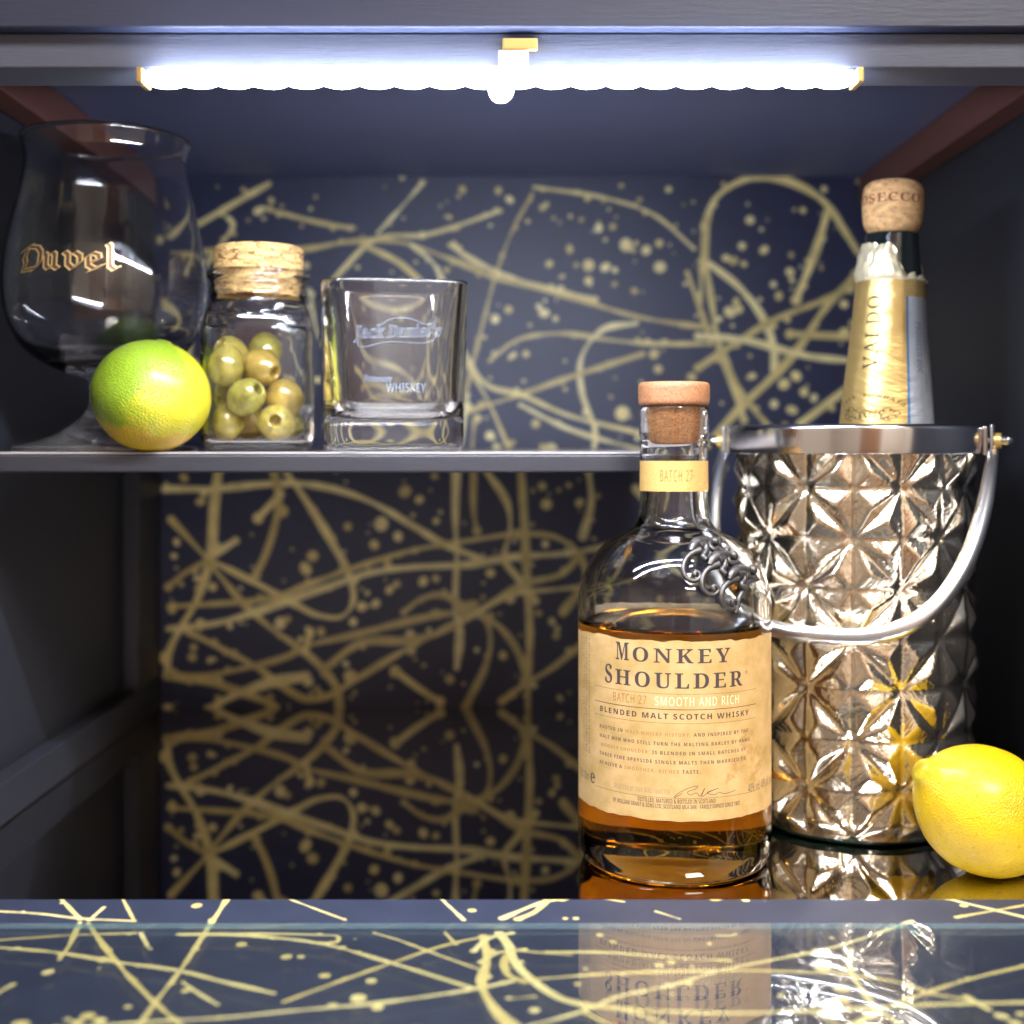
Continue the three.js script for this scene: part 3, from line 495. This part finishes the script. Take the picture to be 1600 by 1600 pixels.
    text('S', -0.0312, -0.0266, 1082, 0.0079, sf, ink); text('HOULDER', -0.0256, 0.0312, 1082, 0.0063, sf, ink, 12);
    text('®', 0.0318, 0.0331, 1064, 0.0012, '#px sans-serif', ink);
    const rule = (py, w, x0, x1, c) => { ctx.strokeStyle = c; ctx.lineWidth = w; ctx.beginPath(); ctx.moveTo(X(x0), Y(py)); ctx.lineTo(X(x1), Y(py)); ctx.stroke(); };
    rule(1091, 3, -0.0375, 0.0385, '#7a5f3c'); rule(1115.5, 5, -0.0375, 0.0385, '#4b3b2e'); rule(1137.5, 3, -0.0375, 0.0385, '#7a5f3c'); rule(1255.6, 3, -0.0375, 0.0385, '#6b5338');
    text('BATCH 27', -0.0268, -0.0108, 1109.5, 0.0036, '#px sans-serif', '#a07339', 6); text('SMOOTH AND RICH', -0.0078, 0.0289, 1109.5, 0.0036, '#px sans-serif', '#f7e6bd', 10);
    text('BLENDED MALT SCOTCH WHISKY', -0.0343, 0.0343, 1131, 0.0023, 'bold #px sans-serif', '#463a38', 12);
    const dk = '#574741', lt = '#a57c46', f = 'bold #px sans-serif';
    const row = (py, x0, x1, ...runs) => { ctx.font = 'bold 100px sans-serif'; ctx.letterSpacing = '14px'; const tot = ctx.measureText(runs.map((r) => r[0]).join('')).width; let x = x0; for (const [s, c] of runs) { ctx.font = 'bold 100px sans-serif'; ctx.letterSpacing = '14px'; const w = ctx.measureText(s).width / tot * (x1 - x0); text(s, x, x + w, py, 0.00145, f, c, 14); x += w; } };
    row(1158, -0.0343, 0.0337, ['ROOTED IN ', dk], ['MALT WHISKY HISTORY,', lt], [' AND INSPIRED BY THE', dk]);
    row(1173, -0.0343, 0.0355, ['MALT MEN WHO STILL TURN THE MALTING BARLEY BY HAND,', dk]);
    row(1187.5, -0.0343, 0.0325, ['‘MONKEY SHOULDER’ ', lt], ['IS BLENDED IN SMALL BATCHES OF', dk]);
    row(1202, -0.0343, 0.0325, ['THREE FINE SPEYSIDE SINGLE MALTS THEN MARRIED TO', dk]);
    row(1216.5, -0.0343, 0.0112, ['ACHIEVE A ', dk], ['SMOOTHER, RICHER', lt], [' TASTE.', dk]);
    text('SELECTED BY OUR MALT MASTER', -0.0262, -0.0015, 1250, 0.0019, 'bold #px sans-serif', '#ab9068');
    ctx.strokeStyle = '#4a3d3a'; ctx.lineWidth = 4; ctx.lineJoin = 'round';
    ctx.beginPath(); const sg = [[0.0035, 1247], [0.0015, 1252], [0.0001, 1254], [0.002, 1247], [0.006, 1239], [0.0095, 1236], [0.0085, 1241], [0.0055, 1245], [0.0065, 1250], [0.009, 1247], [0.0105, 1252], [0.0125, 1240], [0.0112, 1253], [0.0145, 1246], [0.0185, 1241], [0.0135, 1247], [0.0165, 1251], [0.019, 1248], [0.021, 1251], [0.0265, 1248]];
    const sc = new THREE.SplineCurve(sg.map(([m, py]) => new THREE.Vector2(X(m), Y(py)))); sc.getPoints(160).forEach((p, i) => (i ? ctx.lineTo(p.x, p.y) : ctx.moveTo(p.x, p.y))); ctx.stroke();
    text('DISTILLED, MATURED & BOTTLED IN SCOTLAND', -0.0150, 0.0172, 1264, 0.0018, 'bold #px sans-serif', '#62503f'); text('BY WILLIAM GRANT & SONS LTD, SCOTLAND ML4 3AN · FAMILY OWNED SINCE 1887', -0.0265, 0.0288, 1272.5, 0.0018, 'bold #px sans-serif', '#62503f');
    text('70cl 700ml', -0.0520, -0.0418, 1252, 0.0034, '#px sans-serif', '#5d4d40'); text('e', -0.0412, -0.0372, 1253, 0.0056, 'bold #px serif', '#4d4038');
    text('40% vol. 40% alc. vol.', 0.0335, 0.0552, 1256, 0.0036, '#px sans-serif', '#5d4d40');
    ctx.fillStyle = '#4d4038'; ctx.fillRect(X(0.0535), Y(1195), 8, 70);
    const cols = ['A MALT MAN’S SKILL IS DEMONSTRATED AS HE TURNS THE', 'MALTING BARLEY BY HAND. YEARS AGO, SOME MALT MEN', 'WOULD DEVELOP A STRAIN KNOWN AS MONKEY SHOULDER', 'NAMED THE WHISKY IN THEIR HONOUR.'];
    cols.forEach((s, i) => { ctx.save(); ctx.translate(X(-0.0425 - i * 0.0026), Y(1016)); ctx.rotate(Math.PI / 2); ctx.font = 'bold 100px sans-serif'; ctx.letterSpacing = '20px'; const w = ctx.measureText(s).width; ctx.scale((i === 3 ? 0.036 : 0.049) * k / w, 0.0011 * k / 73); ctx.fillStyle = '#7c6446'; ctx.fillText(s, 0, 0); ctx.restore(); });
    ctx.letterSpacing = '0px';
  });
  const torn = (y, a, s) => (u) => y + a * (1.3 * fbm(u * 7, s, 1, 3) + 0.35 * fbm(u * 40, s, 4, 2));
  const half = arc / 2 / 0.0419;
  const lg = patch(rB, -half, half, torn(0.0275, 0.0014, 2), torn(0.1002, 0.002, 7), 160, 10);
  { const uv = lg.attributes.uv, p = lg.attributes.position; for (let i = 0; i < uv.count; i++) uv.setY(i, (p.getY(i) - y0) / (y1 - y0)); }
  part('front_label', lg, std({ map: colorTex(labelCanvas), roughness: 0.62 }), t);
  const bg = patch(rB, Math.PI - 1.15, Math.PI + 1.15, torn(0.0075, 0.001, 12), torn(0.1058, 0.0016, 17), 80, 8);
  part('back_label', bg, std({ map: colorTex(canvas(256, 256, (c, w, h) => paper(c, w, h, 9, '#efe0bd'))), roughness: 0.7 }), t);
  const neckC = canvas(1024, 160, (ctx, W, H) => {
    const im = ctx.createImageData(W, H);
    for (let y = 0; y < H; y++) for (let x = 0; x < W; x++) { const n = 1 + 0.13 * Math.sin((y * 0.55 + 9 * fbm(x * 0.012, y * 0.02, 3, 3) * 4 + x * 0.02)) * (0.5 + fbm(x * 0.01, y * 0.01, 8, 2)) + 0.04 * (rnd() - 0.5), o = (y * W + x) * 4; im.data[o] = 200 * n; im.data[o + 1] = 160 * n; im.data[o + 2] = 94 * n; im.data[o + 3] = 255; }
    ctx.putImageData(im, 0, 0);
    ctx.font = '84px sans-serif'; ctx.letterSpacing = '10px'; const w = ctx.measureText('BATCH 27').width; ctx.save(); ctx.translate(512 - 68, 108); ctx.scale(165 / w, 1); ctx.fillStyle = '#94602a'; ctx.fillText('BATCH 27', 0, 0); ctx.restore();
  });
  part('neck_label', patch(rB, -Math.PI, Math.PI, 0.1597, 0.1727, 96, 6), std({ map: colorTex(neckC), roughness: 0.5, metalness: 0.15 }), t);

  // pewter badge of three climbing monkeys on the shoulder: drawn as strokes, laid on the glass
  const inv = new THREE.Matrix4().makeRotationY(face(pos)).setPosition(pos).invert();
  const onGlass = (X, Y, lift) => {                          // a point of the badge's drawing, found on the bottle's surface
    const px = 1040 + X / 8.889, py = 820 + Y / 8.889;
    let dd = D - 0.03, v;
    for (let i = 0; i < 30; i++) { v = P(px, py, dd).applyMatrix4(inv); const r = rB(clamp(v.y, 0.05, 0.18)), z = Math.sqrt(Math.max(0.00002, r * r - v.x * v.x)); dd -= (z - v.z) * 0.7; }
    const r = Math.hypot(v.x, v.z); return new THREE.Vector3(v.x * (1 + lift / r), v.y + lift * 0.5, v.z * (1 + lift / r));
  };
  const strokes = [];
  const stroke = (pts, radii, lift, n = 36) => strokes.push(tube(pts.map(([x, y]) => onGlass(x, y, lift)), radii.map((r) => r / 8.889 * 0.00042), 10, n));
  for (let m = 0; m < 3; m++) {
    const ox = 250 * m + (m === 2 ? 8 : 0), oy = 195 * m + (m === 2 ? 5 : 0), T = (l) => l.map(([x, y]) => [x + ox, y + oy]);
    stroke(T([[470, 370], [350, 420], [275, 500], [240, 620], [260, 720], [330, 785], [410, 790], [462, 745], [455, 690], [410, 672], [385, 705], [410, 725]]), [40, 34, 28, 26, 26, 26, 24, 22, 20, 18, 20, 24], 0.0012, 60);   // curled tail
    stroke(T([[335, 400], [370, 320], [450, 262], [540, 250], [600, 262]]), [26, 44, 54, 50, 36], 0.0016);                     // arched back
    stroke(T([[440, 330], [520, 320], [535, 400], [498, 470], [545, 520]]), [46, 40, 30, 26, 30], 0.002);                       // hind leg
    stroke(T([[590, 260], [590, 320], [640, 365], [700, 350]]), [34, 28, 24, 26], 0.0014, 20);                                  // arm
    const h = onGlass(648 + ox, 262 + oy, 0.002); strokes.push(new THREE.SphereGeometry(0.0020, 14, 10).translate(h.x, h.y, h.z).toNonIndexed());
    const e = onGlass(612 + ox, 225 + oy, 0.002); strokes.push(new THREE.SphereGeometry(0.0010, 10, 8).translate(e.x, e.y, e.z).toNonIndexed());
  }
  stroke([[1235, 775], [1160, 790], [1090, 850], [1040, 950], [990, 1040], [965, 1180], [930, 1250]], [26, 26, 24, 24, 24, 26, 22], 0.0012);
  part('badge', mergeGeometries(strokes.map((g) => { const q = g.index ? g.toNonIndexed() : g; for (const n of Object.keys(q.attributes)) if (!['position', 'normal', 'uv'].includes(n)) q.deleteAttribute(n); return q; })), M.pewter, t);
}

// ------------------------------------------------------------------ ice bucket
const bucketPos = new THREE.Vector3((1333 - CX) * 0.62 / F, 0.0004, -0.62);
{
  const yaw = face(bucketPos), t = thing('ice_bucket', 'gold mirrored glass ice bucket with starburst facets and a steel handle', 'ice bucket', bucketPos, yaw);
  const C = 16, RW = 8, sub = 16, h0 = 0.0026, step = 0.0225, pos = [], uv = [], idx = [], nx = C * sub;
  const sm = (a, b, k) => { const h = clamp(0.5 + 0.5 * (b - a) / k, 0, 1); return lerp(b, a, h) - k * h * (1 - h); };
  const relief = (u, v) => {                                  // u, v in cells: eight-rayed stars at every other knot, pyramids between
    const i = Math.floor(u), j = Math.floor(v), even = ((i + j) % 2 + 2) % 2 === 0; let fx = u - i, fy = v - j;
    if (!even) fx = 1 - fx;
    const [p, q] = fx >= fy ? [fx, fy] : [fy, fx], a = 1 - p, n = p - q, s = q;
    const pyr = sm(sm(a, s, 0.05), n * 1.15, 0.05) * 3;
    const own = 0.85 + 0.3 * Math.abs(Math.sin(i * 12.9 + j * 78.2 + (fx >= fy ? 3 : 0)) * 43.7 % 1);
    return 0.0034 * own * Math.min(pyr, 1.0) + 0.0016 * sstep(n, 0, 1) - 0.0008 * sstep(Math.max(a, s), 0.8, 1);
  };
  const rows = RW * sub;
  for (let j = 0; j <= rows; j++) for (let i = 0; i <= nx; i++) {
    const u = i / sub, v = j / sub, a = u / C * 2 * Math.PI, h = h0 + v * step, ca = Math.cos(a), sa = Math.sin(a);
    const base = 0.0532 - 0.0045 * sstep(0.012 - h, 0, 0.01);
    const r = base + relief(u, v) * (1 + 0.25 * perlin.noise(ca * 3 + u * 0.2, sa * 3, v * 0.8)) + 0.00005 * perlin.noise(ca * 22, sa * 22, h * 360) + 0.00022 * perlin.noise(ca * 7, sa * 7, h * 120);
    pos.push(r * sa, h, r * ca); uv.push(u, v);
  }
  for (let j = 0; j < rows; j++) for (let i = 0; i < nx; i++) { const a = j * (nx + 1) + i, c = a + nx + 1; idx.push(a, a + 1, c + 1, a, c + 1, c); }
  let g = new THREE.BufferGeometry(); g.setAttribute('position', new THREE.Float32BufferAttribute(pos, 3)); g.setAttribute('uv', new THREE.Float32BufferAttribute(uv, 2)); g.setIndex(idx);
  { const q = g.clone(); q.deleteAttribute('uv'); const mv = mergeVertices(q, 1e-6); mv.computeVertexNormals(); g.computeVertexNormals(); const n = g.attributes.normal; for (let j = 0; j <= rows; j++) { const a = j * (nx + 1), b = a + nx, v = new THREE.Vector3(n.getX(a) + n.getX(b), n.getY(a) + n.getY(b), n.getZ(a) + n.getZ(b)).normalize(); n.setXYZ(a, v.x, v.y, v.z); n.setXYZ(b, v.x, v.y, v.z); } }
  const ripples = dataTex(512, 512, (u, v) => 0.5 + 0.5 * ring(u, 2.2, (a, b) => ring(v, 2.2, (c, e) => fbm(a + c, b + e, a - e, 4))));
  const rp = ripples; rp.repeat.set(0.5, 0.5);
  const gilt = phys({ color: lin(0.84, 0.74, 0.58), metalness: 1, roughness: 0.19, bumpMap: rp, bumpScale: 0.0004, clearcoat: 0.6, clearcoatRoughness: 0.03 });
  part('faceted_wall', g, gilt, t);
  part('inner_wall', turned(fillet([[0, 0.006], [0.044, 0.006, 0.004], [0.0495, 0.012, 0.004], [0.0495, 0.1822]]), 64), gilt, t);
  part('base', turned(fillet([[0, 0.0002], [0.044, 0.0002, 0.0005], [0.0478, 0.0002, 0.001], [0.0496, 0.0028, 0.001], [0.047, 0.0040], [0, 0.0040]]), 96), phys({ color: lin(0.012, 0.035, 0.028), roughness: 0.06, clearcoat: 1 }), t);
  part('rim', turned(fillet([[0.0515, 0.1758], [0.0594, 0.1754, 0.0006], [0.0598, 0.1795], [0.0600, 0.1875, 0.0012], [0.0586, 0.1890, 0.0012], [0.0515, 0.1884, 0.0012], [0.0490, 0.184, 0.001], [0.0494, 0.1758], [0.0515, 0.1758]]), 128), M.chrome, t);
  const hd = new THREE.Group(); hd.name = 'handle_frame';     // the bail is turned a little to the left of the camera
  const turn = -11 * D2R, rot = (g2) => g2.applyMatrix4(new THREE.Matrix4().makeRotationY(turn)), py = 0.1815;
  const pts = [], N = 26;
  for (let i = 0; i <= N; i++) { const a = Math.PI * i / N, s = Math.max(0, Math.sin(a)); pts.push(new THREE.Vector3(0.0636 * Math.sign(Math.cos(a)) * Math.pow(Math.abs(Math.cos(a)), 0.66), py - 0.004 - 0.0815 * Math.pow(s, 0.86), 0.0655 * Math.pow(s, 0.75))); }
  part('handle', rot(tube(pts, [0.0026, 0.0036, 0.0038, 0.0038, 0.0038, 0.0038, 0.0038, 0.0038, 0.0036, 0.0026], 20, 120)), M.steel, t);
  for (const s of [-1, 1]) {
    part('handle_tab', rot(new RoundedBoxGeometry(0.0016, 0.0125, 0.0075, 2, 0.0007).translate(s * 0.0634, py + 0.0012, 0.0004)), M.steel, t);
    part('lug', rot(new RoundedBoxGeometry(0.0022, 0.0135, 0.012, 2, 0.0008).translate(s * 0.0607, py, 0)), M.chrome, t);
    part('bolt', rot(new THREE.CylinderGeometry(0.0018, 0.0018, 0.0065, 16).rotateZ(Math.PI / 2).translate(s * 0.0635, py, 0)), M.steel, t);
    part('nut', rot(new THREE.CylinderGeometry(0.0041, 0.0041, 0.003, 6).rotateZ(Math.PI / 2).translate(s * 0.0658, py, 0)), M.brass, t);
    part('acorn_cap', rot(new THREE.CapsuleGeometry(0.0028, 0.0022, 6, 14).rotateZ(Math.PI / 2).translate(s * 0.0685, py, 0)), M.chrome, t);
  }
}

// ------------------------------------------------------------------ prosecco bottle in the bucket
{
  const d = 0.612, S = d / F, axis = new THREE.Vector3((1380 - CX) * S, 0.0072, -d), t = thing('sparkling_wine_bottle', 'gold foiled sparkling wine bottle with a loose cork standing in the ice bucket', 'bottle', axis, face(axis));
  const H = (py) => EYE - (py - CY) * S - axis.y, R = (w) => w * S;
  t.rotation.order = 'ZYX'; t.rotation.z = -0.030;
  t.position.x -= 0.0040;
  part('bottle_body', turned(fillet([[0, 0.001], [0.029, 0, 0.004], [0.031, 0.006, 0.004], [0.031, 0.12, 0.02], [R(70), H(665), 0.02], [R(60), H(560), 0.02], [R(51), H(455), 0.004], [R(46), H(430), 0.003], [R(41), H(385), 0.004], [R(40), H(366), 0.001], [0, H(366)]]), 64), phys({ color: lin(0.008, 0.012, 0.012), roughness: 0.05, clearcoat: 1 }), t);
  const foilC = canvas(1024, 1024, (ctx, W) => {
    ctx.fillStyle = '#cbab6b'; ctx.fillRect(0, 0, W, W);
    grainOver(ctx, W, W, 0.03);
    const yy = (py) => (py - 440) / (700 - 440) * W;
    const perDeg = W / 360, cx = W / 2 - 24 * perDeg;
    ctx.save(); ctx.translate(cx + 26, yy(580)); ctx.rotate(-Math.PI / 2); ctx.font = '100px serif'; ctx.letterSpacing = '6px'; const w = ctx.measureText('VALDO').width; ctx.scale((yy(580) - yy(462)) / w, 0.86); ctx.fillStyle = '#1d1b24'; ctx.fillText('VALDO', 0, 0); ctx.restore(); ctx.letterSpacing = '0px';
    ctx.fillStyle = '#54482f'; ctx.font = 'bold 28px serif'; ctx.textAlign = 'center';
    const word = 'CASA FONDATA'; [...word].forEach((ch, i) => { const a = (i - (word.length - 1) / 2) * 0.17; ctx.save(); ctx.translate(cx + Math.sin(a) * 150, yy(640) + 60 - Math.cos(a) * 130); ctx.rotate(a * 0.7); ctx.fillText(ch, 0, 0); ctx.restore(); });
    ctx.strokeStyle = '#4a4030'; ctx.lineWidth = 4;            // crest: shield with scrolls
    ctx.font = 'bold 50px serif'; ctx.fillText('V', cx, yy(652) + 16); ctx.beginPath(); ctx.ellipse(cx, yy(652), 30, 32, 0, 0, 7); ctx.stroke();
    for (const s of [-1, 1]) for (let i = 0; i < 9; i++) { ctx.beginPath(); ctx.arc(cx + s * (38 + 16 * (i % 5)), yy(652) + (i < 5 ? -30 : 8) + 8 * Math.sin(i * 2), 9 + 3 * (i % 3), i, i + 4.6); ctx.stroke(); }
    // side label
    const x0 = W / 2 + 26 * perDeg, x1 = W / 2 + 88 * perDeg; ctx.fillStyle = '#c9ccd2'; ctx.fillRect(x0, yy(466), x1 - x0, W); ctx.fillStyle = '#3f7fc0'; ctx.fillRect(x0, yy(466), 9, W);
    ctx.save(); ctx.translate(x0 + 44, yy(505)); ctx.rotate(Math.PI / 2); ctx.textAlign = 'left'; ctx.fillStyle = '#8e98a8'; ctx.font = 'bold 42px sans-serif'; ctx.fillText('PROSECCO DOC', 0, -2, 520); ctx.font = '24px sans-serif'; ctx.fillText('SPUMANTE', 300, -44, 260); ctx.restore();
  });
  const foil = std({ map: colorTex(foilC), metalness: 0.72, roughness: 0.38, bumpMap: smudge, bumpScale: 0.0006 });
  const fp = [[R(72), H(700)], [R(70.5), H(665)], [R(66), H(615)], [R(60.5), H(560)], [R(55.5), H(505)], [R(52), H(455)], [R(50.5), H(442)]];
  part('foil', turned(smooth(fp, 60).map(([r, h]) => [r + 0.0004, h]), 128, (r, h, a) => [r * (1 + 0.012 * perlin.noise(Math.cos(a) * 4, Math.sin(a) * 4, h * 30)), h]), foil, t);
  const torn = (a) => 0.5 * fbm(Math.cos(a) * 2.2, Math.sin(a) * 2.2, 3, 4);
  part('torn_foil', turned([[R(50), H(444)], [R(54), H(438)], [R(55), H(428)], [R(52), H(418)], [R(51), H(410)], [R(50), H(402)], [R(47), H(394)], [R(46), H(386)]], 160, (r, h, a) => {
    const k = (h - H(444)) / (H(386) - H(444)), n = fbm(Math.cos(a) * 5, Math.sin(a) * 5, h * 300, 4);
    const cut = 1 - 0.8 * sstep(Math.cos(a - 4.25), 0.45, 0.85) + 0.3 * torn(a);   // torn low on the right
    return [r * (1 + 0.15 * n * (0.3 + k)), H(444) + (h - H(444)) * clamp(cut, 0.15, 1.1) + 0.0016 * n * k];
  }), std({ color: lin(0.86, 0.76, 0.52), metalness: 0.6, roughness: 0.34, side: THREE.DoubleSide }), t);
  const corkC = canvas(1024, 512, (ctx, W, Hh) => {
    ctx.fillStyle = '#c79d6c'; ctx.fillRect(0, 0, W, Hh);
    for (let i = 0; i < 900; i++) { ctx.fillStyle = ['#b98a58', '#d8b184', '#a97848', '#caa071', '#8a5c36'][Math.floor(rnd() * 5)]; ctx.globalAlpha = 0.55; ctx.beginPath(); ctx.ellipse(rnd() * W, rnd() * Hh, 3 + 12 * rnd(), 2 + 6 * rnd(), rnd() * 3, 0, 7); ctx.fill(); }
    ctx.globalAlpha = 1; grainOver(ctx, W, Hh, 0.18);
    ctx.font = 'bold 120px serif'; ctx.letterSpacing = '6px'; const w = ctx.measureText('PROSECCO').width; ctx.save(); ctx.translate(W / 2 - 350, 245); ctx.scale(520 / w, 0.95); ctx.fillStyle = 'rgba(110,58,38,0.85)'; ctx.fillText('PROSECCO', 0, 0); ctx.restore(); ctx.letterSpacing = '0px';
  });
  const ck = part('cork', turned(fillet([[0, H(366)], [R(33), H(366), 0.001], [R(40), H(360), 0.003], [R(46), H(345), 0.006], [R(46.5), H(310), 0.008], [R(45), H(293), 0.006], [R(34), H(283), 0.006], [0, H(282)]]), 80, (r, h, a) => [r * (1 + 0.018 * perlin.noise(Math.cos(a) * 3, Math.sin(a) * 3, h * 120)), h]), std({ map: colorTex(corkC), roughness: 0.8, bumpMap: grain, bumpScale: 0.0005 }), t);
}

// ------------------------------------------------------------------ the room behind the camera, which the glass, the steel and the gold mirror
{
  const wallM = std({ color: lin(0.48, 0.43, 0.38), roughness: 0.8 }), white = std({ color: lin(0.66, 0.62, 0.58), roughness: 0.8 }), wood = std({ color: lin(0.24, 0.14, 0.08), roughness: 0.5 });
  const x0 = -1.5, x1 = 1.5, y0 = -0.85, y1 = 1.55, z0 = -0.95, z1 = 1.9, e = 0.1;
  struct('room_floor', box(x0 - e, x1 + e, y0 - e, y0, z0 - e, z1 + e), wood, 'brown wooden room floor behind the camera');
  struct('room_ceiling', box(x0 - e, x1 + e, y1, y1 + e, z0 - e, z1 + e), white, 'white room ceiling above the camera');
  struct('room_wall', box(x0 - e, x0, y0, y1, z0, z1), wallM, 'beige room wall to the left of the cabinet');
  struct('room_wall', box(x1, x1 + e, y0, y1, z0, z1), wallM, 'beige room wall to the right of the cabinet');
  struct('room_wall', box(x0 - e, x1 + e, y0, y1, z1, z1 + e), wallM, 'beige room wall facing the cabinet');
  struct('room_wall', box(x0 - e, x1 + e, y0, y1, z0 - e, z0), wallM, 'beige room wall behind the cabinet');
  const dr = thing('door', 'brown wooden room door facing the cabinet', 'door', new THREE.Vector3(0.15, y0, z1 - 0.03));
  part('leaf', box(-0.4, 0.4, 0.005, 1.95, -0.02, 0.02, 0.004), std({ color: lin(0.22, 0.11, 0.06), roughness: 0.45 }), dr);
  for (const s of [-1, 1]) part('jamb', box(s * 0.45 - 0.045, s * 0.45 + 0.045, 0, 1.99, -0.03, 0.029, 0.004), white, dr);
  part('handle', new THREE.CapsuleGeometry(0.012, 0.1, 4, 10).rotateZ(Math.PI / 2).translate(-0.32, 1.0, -0.06), M.steel, dr);
  const lampC = lin(1.0, 0.95, 0.88), t = thing('ceiling_lamp', 'square white ceiling lamp of the room behind the camera', 'lamp', new THREE.Vector3(0.6, y1 - 0.03, 0.9));
  part('frame', box(-0.31, 0.31, -0.0, 0.028, -0.31, 0.31, 0.005), M.plastic, t);
  part('lamp_panel', box(-0.3, 0.3, -0.006, -0.001, -0.3, 0.3), std({ color: lin(0.8, 0.8, 0.8), emissive: lampC, emissiveIntensity: ROOM_LIGHT * 0.3 }), t);
  const l = new THREE.RectAreaLight(lampC, ROOM_LIGHT, 0.6, 0.6); l.name = 'ceiling_lamp_light'; l.position.set(0.6, y1 - 0.038, 0.9); l.lookAt(0.6, 0, 0.9); scene.add(l);
}
scene.traverse((o) => { if (o.isMesh) o.castShadow = o.receiveShadow = true; });
renderer.render(scene, camera);
